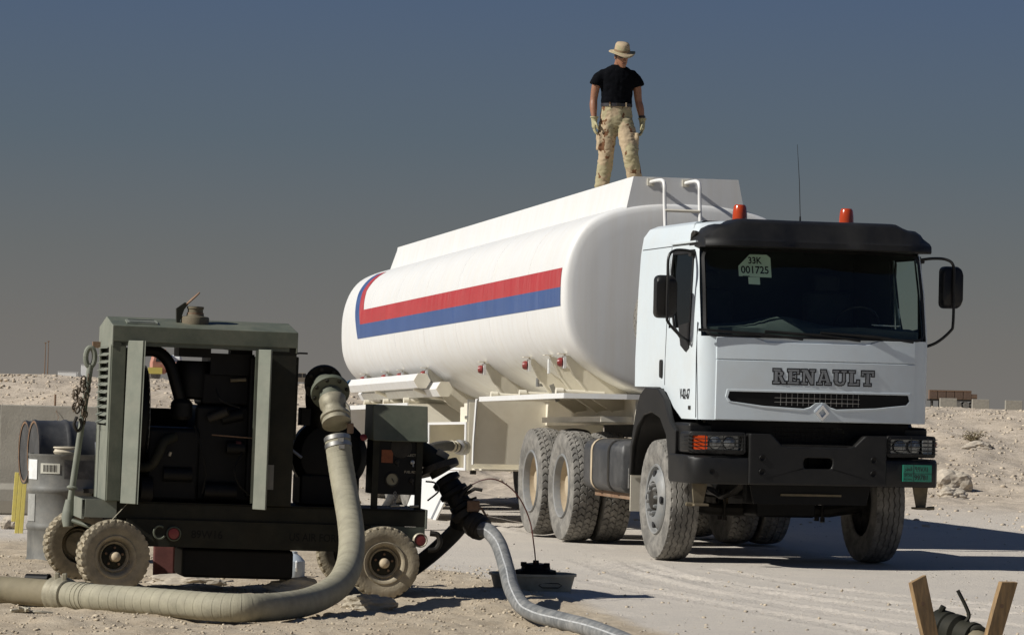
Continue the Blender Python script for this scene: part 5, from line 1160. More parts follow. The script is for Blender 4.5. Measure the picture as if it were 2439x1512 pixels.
for k, h in enumerate((.05, .12)): MB().lathe([(.06, -.02), (.067, -.018), (.067, .018), (.06, .02)], o=tpp[0] + (tpp[3] - tpp[0]).normalized() * h, axis=(tpp[3] - tpp[0]), seg=20, closed=True).build('clamp_band', MT['alloy'], th)
MB().lathe([(.06, -.16), (.085, -.15), (.09, -.10), (.075, -.08), (.088, -.06), (.088, -.02), (.065, 0)], o=tpp[0], axis=(tpp[2] - tpp[0]), seg=20).build('coupling', MT['steel'], th)

# drip pan, float and cable
pn = thing('drip_pan', 'shallow rusty steel drip pan under the grey hose', 'pan', gnd(1268, 1405), (0, 0, .12))
def pr(k, z, n=28): return [V((.345 * k * math.copysign(abs(math.cos(a)) ** .72, math.cos(a)), .25 * k * math.copysign(abs(math.sin(a)) ** .72, math.sin(a)), z)) for a in np.linspace(0, 2 * math.pi, n, endpoint=False)]
MB().loft([pr(.90, .0), pr(.985, .12), pr(1.03, .122), pr(1.03, .142), pr(.975, .140), pr(.88, .015), pr(.1, .012)], True, True, True).build('tray', mat('pan_steel', (.36, .33, .25), .6, metal=.1, var=.3, scale=9, dust=.6, dcol=(.40, .37, .29), dscale=7), pn, ang=40)
MB().tube([V((x, -.232, z)) for x, z in ((.02, .055), (.05, .035), (.18, .035), (.21, .055), (.18, .072), (.05, .072), (.02, .055))], .004, 5).build('embossed_rim', MT['dark'], pn)
fl_ = thing('black_filter', 'black ribbed block standing in the drip pan', 'filter', gnd(1272, 1402) + V((.01, .03, .014)))
MB().loft([[V((.12 * k * (1 + .05 * (i % 2)) * math.cos(a) * 1.1, .09 * k * (1 + .05 * (i % 2)) * math.sin(a), z)) for i, a in enumerate(np.linspace(0, 2 * math.pi, 24, endpoint=False))] for z, k in ((0, 1.1), (.05, 1.15), (.06, 1.25), (.14, 1.25), (.15, .9), (.19, .85), (.20, .3))]).build('body', MT['near_black'], fl_, ang=30)
for x, z in ((-.10, .19), (.0, .205), (.09, .185)): MB().box((x, -.05, z), (.05, .05, .035)).build('lug', MT['near_black'], fl_, bevel=.006)
cbp = [gnd(1272, 1402) + V((.01, .02, .20)), at(1272, 1300, 28.95), at(1262, 1240, 28.95), at(1240, 1190, 28.95), at(1212, 1158, 28.95), at(1178, 1141, 28.95), at(1148, 1143, 28.97), at(1122, 1155, 29.0), at(1102, 1170, 29.0)]
cb_ = thing('bonding_cable', 'thin red-brown cable arching from the valve into the drip pan', 'cable', gnd(1272, 1402) + V((.01, .02, .2)))
MB().tube(spline(rel(cb_, cbp), 8), .0055, 6).build('cable', mat('cable_red', (.09, .028, .02), .5, var=.2), cb_)
MB().tube(rel(cb_, [at(1124, 1154, 29.0), at(1102, 1172, 29.0), at(1094, 1184, 29.0)]), [.012, .018, .02], 8).build('clamp', MT['near_black'], cb_)
MB().tube(rel(cb_, [at(1098, 1186, 29.0), at(1118, 1190, 28.98), at(1135, 1184, 28.97)]), .009, 6).build('clamp_handle', MT['near_black'], cb_)

# ------------------------------------------------------------------ yard things at the left
def drum_prof(r, h): return [(.001, .012), (r * .94, .012), (r * .95, 0), (r * .985, 0), (r * .985, .02), (r * .958, .035)] + [(r * .958, h * .285), (r * .98, h * .298), (r * 1.0, h * .315), (r * 1.0, h * .33), (r * .98, h * .347), (r * .958, h * .36), (r * .958, h * .63), (r * .98, h * .643), (r * 1.0, h * .66), (r * 1.0, h * .675), (r * .98, h * .692), (r * .958, h * .705), (r * .958, h - .035), (r * .985, h - .02), (r * .99, h), (r * .95, h), (r * .94, h - .015), (.001, h - .015)]
p = gnd(136, 1340); DR, DH = .318, .955
dm_ = thing('steel_drum', 'scuffed grey steel drum standing upright beside the pump drawbar', 'drum', (p.x, p.y + .28, 0))
MB().lathe(drum_prof(DR, DH), seg=48).build('shell', MT['drum'], dm_, ang=40)
def drum_label(a0, a1, z0, z1, m_, nm, parent, r=DR * .97 + .002):
    MB().loft([[V((r * math.sin(a), -r * math.cos(a), z)) for a in np.linspace(a0, a1, 7)] for z in (z0, z1)], False).build(nm, m_, parent)
drum_label(-1.22, -.72, .73, .905, MT['paper'], 'paper_label', dm_); drum_label(-1.35, -1.26, .80, .91, MT['paper'], 'paper_label', dm_)
drum_label(-.58, .02, .785, .875, mat('barcode_label', (.50, .49, .42), .7, var=.1), 'barcode_label', dm_)
for k in range(12): drum_label(-.48 + k * .036, -.48 + k * .036 + (.012 if k % 3 else .02), .80, .862, MT['dark'], 'barcode_bar', dm_, DR * .97 + .004)
drum_label(-1.25, -.78, .36, .60, mat('worn_label', (.30, .30, .28), .8, var=.2, scale=15), 'worn_label', dm_)
drum_label(.15, 1.25, .74, .90, mat('oil_stain', (.03, .03, .03), .7, var=.5, scale=10, dust=.8, dcol=(.2, .19, .18), dscale=9), 'oil_stain', dm_, DR * .97 + .0012)
dw = thing('drum_funnel_lid', 'cream plastic ring lid lying on top of the upright drum', 'lid', (p.x + .02, p.y + .22, DH))
MB().lathe([(.13, .0), (.14, .02), (.132, .03), (.128, .045), (.14, .055), (.135, .065), (.03, .07), (.03, .075), (.001, .08)], seg=30).build('ring', mat('cream_plastic', (.50, .44, .33), .6, var=.12, scale=15), dw, ang=40)
MB().tube([(.03 * math.cos(a), 0, .09 + .025 * math.sin(a)) for a in np.linspace(0, 2 * math.pi, 14)], .006, 6).build('eyelet', MT['alloy'], dw)
for k, (px_, d, lab) in enumerate(((78, 33.0, 'black drum lying on its side, the nearer of two behind the grey drum'), (57, 33.75, 'black drum lying on its side, the farther of two behind the grey drum'))):
    q0 = at(px_, 1076, d); t_ = thing('lying_drum', lab, 'drum', (q0.x, q0.y, q0.z), (0, math.pi / 2, .32), 'black drums lying behind the pump')
    MB().lathe(drum_prof(.295, .88), seg=40).build('shell', MT['drum_b'], t_, ang=40)
    MB().lathe([(.26, .004), (.275, .0005), (.285, .004)], seg=36, closed=True).build('red_rim_line', MT['rust'], t_)
    if k == 0: MB().loft([[V((.30 * math.sin(a) * -1, -.30 * math.cos(a), z)) for a in np.linspace(-.2, .35, 5)] for z in (.50, .62)], False).build('paper_label', mat('blue_paper', (.55, .58, .62), .7), t_)
q0 = at(78, 1076, 33.4)
ck = thing('drum_cradle', 'dark timber cradle carrying the two lying drums', 'cradle', (q0.x + .62, q0.y, 0))
for y in (-.55, 0, .55): MB().bx(-.25, .25, y - .05, y + .05, 0, q0.z - .30).build('timber_post', MT['dark'], ck)
MB().bx(-.3, .3, -.7, .7, q0.z - .335, q0.z - .297).build('timber_top', MT['dark'], ck)
pb_ = gnd(90, 1392); pp_ = thing('pipe_offcut', 'short black pipe offcut lying at the foot of the grey drum', 'pipe', (pb_.x, pb_.y, .045))
MB().lathe([(.040, -.10), (.042, .08), (.046, .082), (.046, .10), (.036, .10), (.034, -.08), (.001, -.08)], axis=(.93, -.36, 0), seg=20, closed=True).build('pipe', MT['near_black'], pp_, ang=40)
# yellow board
yb = thing('yellow_board', 'narrow yellow painted board standing at a lean behind the grey drum', 'board', gnd(45, 1270), (0, .05, .1))
for x in (-.024, .020): MB().box((x, 0, .315), (.042, .04, .63)).build('plank', MT['yellow'], yb, bevel=.004)
MB().bx(-.088, -.047, -.02, .02, .12, .63).build('plank', MT['yellow'], yb, bevel=.004)
# concrete wall with a stepped foot
def barrier(x0, x1, lab):
    c = V(((x0 + x1) / 2, 43.7, 0)); t_ = thing('concrete_wall', lab, 'wall', c, (0, 0, .03)); L_ = (x1 - x0) / 2
    MB().prism([[(-.22, 0), (.22, 0), (.22, .30), (.12, .36), (.10, 1.285), (-.10, 1.285), (-.12, .36), (-.22, .30)]], lambda a, b_, q_: (q_, a, b_), -L_, L_).build('wall_body', MT['concrete'], t_, bevel=.012)
    MB().prism([[(-.228, .02), (-.222, .02), (-.222, .16), (-.228, .16)]], lambda a, b_, q_: (q_, a, b_), -L_, L_).build('wall_foot_band', mat('dark_concrete', (.25, .225, .18), .9, var=.15, scale=3), t_)  # band of darker concrete colour along the foot
barrier(-10.4, -6.02, 'long grey concrete wall block running out of the left edge'); barrier(-5.99, -3.3, 'grey concrete wall block ending behind the pump')
wp = at(130, 968, 43.6); tp_ = thing('wire_stake', 'thin rusty stake with a trailing wire on the concrete wall', 'stake', (wp.x, 43.66, 1.27))
MB().cyl((0, 0, 0), (0, 0, .15), .012, 6).tube([(0, 0, .02), (.03, -.1, -.05), (.06, -.115, -.12), (.04, -.115, -.16), (.06, -.115, -.2)], .003, 4).build('stake', MT['rust'], tp_)
# lumps under the hose and red can
def lump(name, lab, pos, size, seed, m_, cat='sandbag'):
    o = rock(name, lab, pos, size, seed, m_=m_); o['category'] = cat; return o
bag = mat('sandbag_cloth', (.36, .32, .25), .95, var=.12, scale=12, bump=.3, bscale=90)
p = gnd(878, 1452); lump('sandbag', 'dusty sandbag wedged under the bend of the tan hose', (p.x, p.y + .1, 0), (.20, .12, .085), 21, bag)
p = gnd(907, 1452); lump('small_sandbag', 'small round bundle beside the sandbag under the hose bend', (p.x, p.y + .1, 0), (.05, .05, .06), 22, bag)
p = gnd(690, 1418); lump('cloth_heap', 'pale crumpled cloth lying behind the tan hose under the pump', (p.x, p.y + .3, 0), (.20, .10, .09), 25, mat('pale_cloth', (.48, .43, .34), .9, var=.1, scale=10), 'cloth')
p = gnd(410, 1405); lump('dirt_heap', 'low heap of tan dirt in the gap behind the left pump wheel', (p.x, p.y + .9, -.02), (.30, .15, .07), 27, MT['rock'], 'dirt heap')
p = at(392, 1330, 30.1); rc = thing('red_can', 'dull red metal can standing in the shade under the pump', 'can', (p.x, p.y, 0))
MB().bx(-.09, .09, -.06, .06, .02, .34).build('body', MT['maroon'], rc, bevel=.02); MB().bx(.11, .17, -.05, .05, .02, .33).build('side_rib', MT['maroon'], rc, bevel=.01); MB().tube([(-.06, 0, .34), (-.05, 0, .39), (.05, 0, .39), (.06, 0, .34)], .01, 6).build('handle', MT['maroon'], rc)
p = at(700, 1325, 31.2); wj = thing('pale_jug', 'pale blue plastic jug standing behind the pump', 'jug', (p.x, p.y, 0))
MB().lathe([(.001, 0), (.09, 0), (.095, .02), (.095, .14), (.06, .18), (.03, .20), (.03, .22), (.001, .22)], seg=20).build('body', mat('jug_plastic', (.42, .47, .52), .5), wj)
MB().tube([(.03, -.09, .14), (.03, -.12, .13), (.03, -.12, .09), (.03, -.09, .06)], .01, 6).build('grip', MT['paper'], wj)
# stakes and coupling at the lower right
def wood():
    m = mat('weathered_wood', (.30, .19, .085), .8, var=.45, scale=5, dust=.85, dcol=(.13, .10, .065), dscale=6, bump=.3, bscale=30)
    for n in m.node_tree.nodes:
        if n.type == 'TEX_NOISE':
            mp = m.node_tree.nodes.new('ShaderNodeMapping'); mp.inputs['Scale'].default_value = (6, 6, .6); src = n.inputs['Vector'].links[0].from_socket
            m.node_tree.links.new(src, mp.inputs[0]); m.node_tree.links.new(mp.outputs[0], n.inputs['Vector'])
    return m
WOOD = wood()
for lab, (tx, ty), (bx_, by_), rz in (('wooden stake leaning left at the lower right corner, nearer the truck', (2185, 1378), (2214, 1512), .42), ('wooden stake leaning right in the lower right corner', (2402, 1385), (2366, 1512), .40)):
    a = at(tx, ty, 22.0); b_ = at(bx_, by_, 22.0); d = (b_ - a); foot = a + d * (a.z + .15) / (a.z - b_.z)
    st = thing('wooden_stake', lab, 'stake', foot); up_ = (a - foot); Ln = up_.length; R_ = up_.to_track_quat('Z', 'Y').to_matrix() @ Matrix.Rotation(rz, 3, 'Z')
    R_ = Matrix.Rotation(math.atan2(up_.x, up_.z), 3, 'Y') @ Matrix.Rotation(rz, 3, 'Z')
    q = MB(); q.loft([[R_ @ V((x * .052 + .002 * math.sin(9 * z + x), y * .021, z + (.012 * x if z > Ln - .01 else 0))) for x, y in ((-1, -1), (1, -1), (1, 1), (-1, 1))] for z in [Ln * k / 8 for k in range(9)]]); q.build('board', WOOD, st, bevel=.003)
    MB().lathe([(.011, -.001), (.013, .0015), (.001, .002)], o=R_ @ V((-.01, -.0215, Ln * .80)), axis=R_ @ V((0, -1, 0)), seg=10).build('knot', MT['rust'], st)
p = at(2275, 1503, 22.7); vc = thing('cam_coupling', 'dark metal hose coupling with an upright lever between the wooden stakes', 'coupling', (p.x, p.y, p.z))
av = V((.62, -.72, -.18)).normalized()
MB().lathe([(.09, -.16), (.105, -.15), (.108, -.06), (.098, -.05), (.098, -.03), (.108, -.02), (.11, .03), (.085, .05), (.085, .12), (.095, .13), (.095, .16), (.06, .17), (.001, .17)], axis=av, seg=32).build('body', MT['olive_d'], vc, ang=40)
MB().tube(spline([(.05, -.06, .06), (.075, -.06, .10), (.055, -.05, .16), (.005, -.04, .255)], 5), .017, 8, flat=.7).build('lever', MT['olive_d'], vc)
MB().tube(spline([(-.07, .05, .06), (-.085, .05, .11), (-.07, .04, .15)], 4), .020, 8).build('ear', MT['olive_d'], vc)
MB().tube(spline([(.06, -.14, -.02), (.10, -.16, .03), (.15, -.16, .02), (.20, -.16, -.06)], 5), .022, 10).build('cam_arm', MT['olive_d'], vc)
MB().tube(spline([(-.10, .10, -.03), (-.25, .28, -.10), (-.55, .6, -.28), (-.9, 1.0, -.42)], 5), .075, 18).build('short_pipe', MT['hose_b'], vc) if False else None
MB().tube([V((0, 0, 0)) + av * .16, V((0, 0, -.16)) + av * .5, V((0, .1, -.30)) + av * .9], .08, 18).build('hose_end', MT['hose_d'], vc)

# ------------------------------------------------------------------ the man on the tank
def camo():
    m = bpy.data.materials.new('desert_camouflage'); m.use_nodes = True; t = m.node_tree; N = t.nodes; L = t.links; b = N['Principled BSDF']; b.inputs['Roughness'].default_value = .95; b.inputs['Specular IOR Level'].default_value = .1
    c = N.new('ShaderNodeTexCoord')
    def n_(s, off):
        mp = N.new('ShaderNodeMapping'); mp.inputs['Location'].default_value = (off, off * 2, off * .5); mp.inputs['Scale'].default_value = (1, 1, .75); n = N.new('ShaderNodeTexNoise'); n.inputs['Scale'].default_value = s; n.inputs['Detail'].default_value = 3.5; n.inputs['Roughness'].default_value = .6
        L.new(c.outputs['Object'], mp.inputs[0]); L.new(mp.outputs[0], n.inputs['Vector']); return n.outputs['Fac']
    def st(v, a, b_):
        r = N.new('ShaderNodeMapRange'); r.inputs['From Min'].default_value = a; r.inputs['From Max'].default_value = b_; L.new(v, r.inputs['Value']); return r.outputs[0]
    def mx(f, A, B):
        n = N.new('ShaderNodeMix'); n.data_type = 'RGBA'; L.new(f, n.inputs['Factor'])
        for k, v in (('A', A), ('B', B)):
            if isinstance(v, tuple): n.inputs[k].default_value = (*v, 1)
            else: L.new(v, n.inputs[k])
        return n.outputs['Result']
    col = mx(st(n_(5, 3.1), .50, .53), (.40, .315, .21), (.345, .305, .19))
    col = mx(st(n_(8, 9.7), .612, .626), col, (.15, .075, .04))
    L.new(col, b.inputs['Base Color'])
    n3 = n_(60, 0); bp = N.new('ShaderNodeBump'); bp.inputs['Strength'].default_value = .25; bp.inputs['Distance'].default_value = .01; L.new(n3, bp.inputs['Height']); L.new(bp.outputs[0], b.inputs['Normal'])
    return m
CAMO = camo()
def ell(x, y, z, rx, ry, n=18, tx=0., ty=0.): return [V((x + rx * math.cos(a), y + ry * math.sin(a), z + tx * rx * math.cos(a) + ty * ry * math.sin(a))) for a in np.linspace(0, 2 * math.pi, n, endpoint=False)]
def limb(mb, L): return mb.loft([ell(*e) for e in L])
def organic(name, mb, m_, parent, vox=.011, it=4, wrinkle=0., wf=14., seed=0, stretch=1.):
    me = bpy.data.meshes.new(name); me.from_pydata(mb.v, [], mb.f); b = bmesh.new(); b.from_mesh(me); bmesh.ops.recalc_face_normals(b, faces=b.faces); b.to_mesh(me); b.free()
    o = bpy.data.objects.new(name, me); COL.objects.link(o); r = o.modifiers.new('r', 'REMESH'); r.mode = 'VOXEL'; r.voxel_size = vox
    s = o.modifiers.new('s', 'SMOOTH'); s.factor = .5; s.iterations = it
    dg = bpy.context.evaluated_depsgraph_get(); me2 = bpy.data.meshes.new_from_object(o.evaluated_get(dg)); bpy.data.objects.remove(o)
    if wrinkle:
        for v in me2.vertices:
            p = V((v.co.x * wf, v.co.y * wf, v.co.z * wf * stretch + seed)); k = abs(mnoise.noise(p)) * 2 - .5 + .5 * mnoise.noise(p * 2.3)
            v.co += v.normal * k * wrinkle
    me2.name = name; me2.materials.clear(); me2.materials.append(m_); me2.polygons.foreach_set('use_smooth', [True] * len(me2.polygons))
    o = bpy.data.objects.new(name, me2); COL.objects.link(o); o.parent = parent; return o
ppos = at(1464, 445, 42.45)
man = thing('person', 'person in black t-shirt, camouflage trousers and bush hat standing on the tank, looking down', 'person', (ppos.x, ppos.y, 3.835), (0, 0, .16)); man.scale = (1, 1, .967)
# skin: head, neck, trunk, arms as one surface
q = MB()
limb(q, [(0, .0, 1.05, .14, .09), (0, 0, 1.2, .15, .095), (0, 0, 1.38, .17, .10), (0, .0, 1.47, .14, .085), (.002, .01, 1.53, .065, .06), (.008, .008, 1.57, .050, .052), (.022, -.01, 1.64, .050, .055)])
HC = V((.036, -.060, 1.682))
Rh = Matrix.Rotation(.30, 3, 'X') @ Matrix.Rotation(.15, 3, 'Z')
def hp_(x, y, z): return HC + Rh @ V((x, y, z))
for sec_ in ([(0, .0, -.130, .026, .030, -.066), (0, 0, -.108, .044, .056, -.040), (0, 0, -.07, .062, .082, -.012), (0, 0, -.02, .071, .093, 0), (0, 0, .03, .074, .096, .0), (0, 0, .075, .066, .086, .005), (0, 0, .105, .042, .055, .008), (0, 0, .115, .015, .02, .01)],):
    q.loft([[hp_(rx * math.cos(a), oy + ry * math.sin(a), z) for a in np.linspace(0, 2 * math.pi, 20, endpoint=False)] for (_, _, z, rx, ry, oy) in sec_])
q.loft([[hp_(w_ * math.cos(a), y + w_ * .6 * math.sin(a), z) for a in np.linspace(0, 2 * math.pi, 8, endpoint=False)] for w_, y, z in ((.008, -.088, .015), (.012, -.108, -.015), (.017, -.120, -.036), (.010, -.100, -.048))])   # nose
for s in (-1, 1): q.loft([[hp_(s * (.072 + .010 * k), .012 + .018 * math.cos(a), -.018 + .030 * math.sin(a)) for a in np.linspace(0, 2 * math.pi, 8, endpoint=False)] for k in (0, 1)])    # ears
q.loft([[hp_(.022 * math.cos(a), -.082 + y, -.072 + .007 * math.sin(a)) for a in np.linspace(0, 2 * math.pi, 8, endpoint=False)] for y in (.02, -.008)])    # lips
ARM = {-1: [(-.155, 0, 1.455), (-.232, .005, 1.36), (-.262, .02, 1.17), (-.268, .0, 1.05), (-.262, -.03, .915)], 1: [(.155, 0, 1.455), (.225, .005, 1.36), (.255, .02, 1.17), (.280, .0, 1.05), (.300, -.02, .915)]}
for s in (-1, 1): q.tube(spline(ARM[s], 5), [.050, .052, .053, .052, .051, .051, .050, .049, .047, .045, .043, .042, .044, .045, .044, .043, .040, .037, .034, .031, .029], 14)
organic('body', q, MT['skin'], man, .0065, 2)
# t-shirt
q = MB(); limb(q, [(0, 0, 1.075, .178, .118), (0, 0, 1.13, .180, .120), (0, 0, 1.25, .186, .120), (0, 0, 1.36, .203, .128), (0, .0, 1.44, .208, .125), (0, .0, 1.50, .188, .112), (0, 0, 1.542, .128, .092), (.003, .0, 1.572, .078, .078)])
for s in (-1, 1): q.tube([V((s * .10, 0, 1.475)), V((s * .165, 0, 1.458)), V((s * .214, .003, 1.41)), V((s * .242, .006, 1.345)), V((s * .250, .006, 1.322))], [.060, .066, .074, .080, .077], 16)
organic('t_shirt', q, MT['shirt'], man, .012, 4, .006, 11, 3)
# trousers
LEG = {-1: [(-.085, 0, .93, .105, .118), (-.100, .0, .80, .110, .118), (-.106, -.01, .66, .103, .108), (-.112, -.02, .50, .088, .095), (-.124, .0, .34, .090, .094), (-.138, .02, .20, .084, .09), (-.145, .02, .13, .088, .092), (-.147, .02, .09, .060, .07)],
       1: [(.085, -.01, .93, .105, .118), (.105, -.05, .80, .112, .120), (.122, -.12, .66, .106, .112), (.138, -.19, .50, .092, .10), (.175, -.17, .34, .092, .096), (.212, -.14, .20, .086, .09), (.222, -.14, .13, .090, .094), (.225, -.14, .09, .06, .07)]}
q = MB(); limb(q, [(0, 0, 1.13, .170, .112), (0, 0, 1.08, .176, .117), (0, .005, .98, .190, .130), (0, .005, .90, .192, .132), (0, 0, .84, .17, .12)])
for s in (-1, 1):
    limb(q, LEG[s]); x, y, z = LEG[s][2][:3]
    q.box((x + s * .095, y, z), (.035, .15, .20))
organic('trousers', q, CAMO, man, .011, 3, .0065, 12, 1, 1.8)
# belt and buckle
bl = MB().loft([ell(0, 0, z, .177 + e, .120 + e, 28) for z, e in ((1.075, .0), (1.075, .006), (1.112, .006), (1.112, .0))], True, False, False).build('belt', MT['leather'], man)
MB().box((0, -.127, 1.094), (.05, .008, .036)).build('buckle', MT['dark'], bl, bevel=.003)
for x in (-.10, .09): MB().box((x, -.112, 1.094), (.014, .012, .055)).build('belt_loop', CAMO, bl)
# boots
for s in (-1, 1):
    x, y = LEG[s][-1][:2]; q = MB(); limb(q, [(x, y, .16, .055, .065), (x, y, .08, .052, .062)]); q.loft([[V((x + s * .012 * k + w_ * math.cos(a), y + .07 - .30 * k, max(0.0, h * .5 + h * .5 * math.sin(a)))) for a in np.linspace(0, 2 * math.pi, 14, endpoint=False)] for k, w_, h in ((0, .035, .09), (.12, .045, .12), (.45, .048, .12), (.7, .05, .085), (.92, .043, .065), (1.0, .025, .05))])
    organic('boot', q, MT['boot'], man, .009, 2)
# gloves with separate curled fingers
for s in (-1, 1):
    wx, wy, wz = ARM[s][-1]; q = MB()
    limb(q, [(wx, wy, wz + .035, .042, .042), (wx, wy, wz - .005, .036, .038), (wx + s * .0, wy - .005, wz - .04, .030, .046), (wx, wy - .01, wz - .085, .028, .050), (wx, wy - .012, wz - .105, .022, .046)])
    for k, (dy, ln) in enumerate(((-.050, .070), (-.022, .082), (.006, .078), (.032, .062))):
        b0 = V((wx, wy + dy * .8, wz - .095)); q.tube(spline([b0, b0 + V((-s * .004, dy * .15, -ln * .45)), b0 + V((-s * .018, dy * .2, -ln * .8)), b0 + V((-s * .034, dy * .2, -ln * .98))], 3), .0105, 8)
    b0 = V((wx - s * .005, wy - .042, wz - .035)); q.tube(spline([b0, b0 + V((-s * .012, -.030, -.030)), b0 + V((-s * .022, -.036, -.062)), b0 + V((-s * .028, -.030, -.085))], 3), .0125, 8)
    gl = organic('glove', q, MT['glove'], man, .0055, 1)
    MB().loft([ell(wx, wy, wz + z, .044 + e, .044 + e) for z, e in ((.02, 0), (.02, .004), (.035, .005), (.035, 0))], True, False, False).build('cuff', MT['glove'], gl)
wx, wy, wz = ARM[1][-1]
MB().lathe([(.036, -.010), (.040, -.010), (.040, .012), (.036, .012)], o=(wx - .004, wy, wz + .052), seg=18, closed=True).build('watch', MT['ink'], man)
# hat: crown and floppy brim
q = MB()
def hr(k, z, wob=0., n=40): return [hp_(k * .082 * math.cos(a), .004 + k * .104 * math.sin(a), z + wob * (.6 * math.cos(2 * a + .3) + .4 * math.cos(3 * a + 1))) for a in np.linspace(0, 2 * math.pi, n, endpoint=False)]
q.loft([hr(1.80, .034, .024), hr(1.50, .040, .012), hr(1.10, .048), hr(1.06, .056), hr(1.02, .095), hr(.96, .130), hr(.80, .152), hr(.4, .160), hr(.05, .161)], True, False, True)
hat = q.build('bush_hat', CAMO, man, ang=80); sm = hat.modifiers.new('t', 'SOLIDIFY'); sm.thickness = .006
MB().loft([hr(1.09, .052), hr(1.10, .054), hr(1.085, .078), hr(1.075, .078)], True, False, False).build('hat_band', MT['boot'], hat)
# sunglasses
sg = bpy.data.objects.new('sunglasses', None); COL.objects.link(sg); sg.parent = man
for s in (-1, 1):
    MB().loft([[hp_(s * (.034 + .031 * math.cos(a) * k), -.093 + .022 * (abs(.034 + .031 * math.cos(a) * k) / .065) ** 2 - t_, .010 + .024 * math.sin(a) * k) for a in np.linspace(0, 2 * math.pi, 16, endpoint=False)] for k, t_ in ((1, .0), (1, .008), (.7, .012), (.1, .013))]).build('lens', MT['ink'], sg)
    MB().tube([hp_(s * .064, -.080, .012), hp_(s * .076, -.04, .012), hp_(s * .078, .01, .005)], .004, 6).build('temple', MT['ink'], sg)
MB().tube([hp_(-.008, -.102, .012), hp_(.008, -.102, .012)], .004, 6).build('bridge', MT['ink'], sg)
MB().loft([[hp_(.024 * math.cos(a), -.094 - y, -.074 + .006 * math.sin(a)) for a in np.linspace(0, 2 * math.pi, 10, endpoint=False)] for y in (.0, .006)]).build('lips', mat('lips', (.13, .045, .035), .5), man)
# short hair under the hat
MB().loft([[hp_(r_ * .079 * math.cos(a), .012 + r_ * .098 * math.sin(a), z) for a in np.linspace(-.35, math.pi + .35, 20)] for r_, z in ((.98, -.035), (1.0, .0), (1.0, .05))], False).build('hair', MT['leather'], man)

# ------------------------------------------------------------------ far things on the plain
def plain(px_, d, py=930):
    p = at(px_, py, d); return V((p.x, p.y, gz(p.x, p.y)))
def car(name, lab, px_, d, rz, paint, kind, dz=0.):
    p = plain(px_, d); p.z += dz; t_ = thing(name, lab, 'car', p, (0, 0, rz))
    prof = [(-2.2, .45), (-2.2, .95), (-2.05, 1.05), (-1.95, 1.75), (-1.7, 1.82), (.3, 1.82), (.95, 1.15), (2.1, 1.02), (2.25, .8), (2.25, .45)] if kind == 'suv' else [(-2.1, .4), (-2.1, .85), (-1.6, .95), (-1.0, 1.38), (-.6, 1.45), (.3, 1.43), (1.05, .95), (2.0, .82), (2.15, .6), (2.15, .35)]
    body = MB().prism([prof], XS, -.88, .88).build('body', MT[paint], t_, bevel=.06)
    if kind == 'suv': wins = [[(-1.85, 1.12), (-1.80, 1.68), (-1.15, 1.70), (-1.15, 1.12)], [(-1.05, 1.12), (-1.05, 1.70), (-.25, 1.70), (-.25, 1.12)], [(-.15, 1.12), (-.15, 1.70), (.28, 1.70), (.80, 1.12)]]
    else: wins = [[(-1.35, .98), (-.95, 1.32), (-.45, 1.36), (-.45, .98)], [(-.35, .98), (-.35, 1.36), (.25, 1.34), (.85, .98)]]
    for s in (-1, 1):
        for w_ in wins: MB().prism([w_], XS, s * .87, s * .895).build('side_window', MT['winglass'], t_)
    for x in (-1.35, 1.4):
        for s in (-1, 1): MB().lathe([(.36, -.1), (.36, .1), (.2, .11)], o=(x, s * .80, .36), axis=(0, s, 0), seg=20).build('wheel', MT['tyre'], t_)
    return t_
car('parked_suv', 'tan off-road car parked far off above the left bank', 718, 560, .35, 'tanpaint', 'suv')
car('blue_car', 'small dark blue car far off beside the tank end', 846, 600, .15, 'bluecar', 'sedan', -.35)
# red and white lorry seen through the pump housing
p = plain(388, 290); lt = thing('red_lorry', 'red and white lorry far off, seen through the pump housing', 'lorry', p, (0, 0, .2)); S = 1.0
MB().prism([[(-1.0, .5), (-1.0, 1.35), (-.75, 2.35), (.1, 2.45), (.1, .5)]], XS, -.9, .9).build('cab', MT['pinkred'], lt, bevel=.08)
MB().prism([[(.2, .6), (.2, 1.2), (.5, 1.45), (1.6, 1.45), (1.75, .6)]], XS, -.95, .95).build('body', MT['pinkred'], lt, bevel=.1)
MB().lathe([(.25, -.5), (.45, -.3), (.45, .3), (.25, .5)], o=(.9, 0, 1.55), axis=(1, 0, 0), seg=20).build('white_tank', MT['paper'], lt)
MB().prism([[(-.72, 1.45), (-.6, 2.15), (.0, 2.2), (.0, 1.45)]], XS, -.915, -.90).build('side_window', MT['winglass'], lt)
MB().bx(-1.3, -.2, -1.0, -.92, .5, 1.0).build('yellow_locker', MT['yellow'], lt)
for x in (-.7, 1.2):
    for s in (-1, 1): MB().lathe([(.4, -.12), (.4, .12), (.2, .13)], o=(x, s * .8, .4), axis=(0, s, 0), seg=20).build('wheel', MT['tyre'], lt)
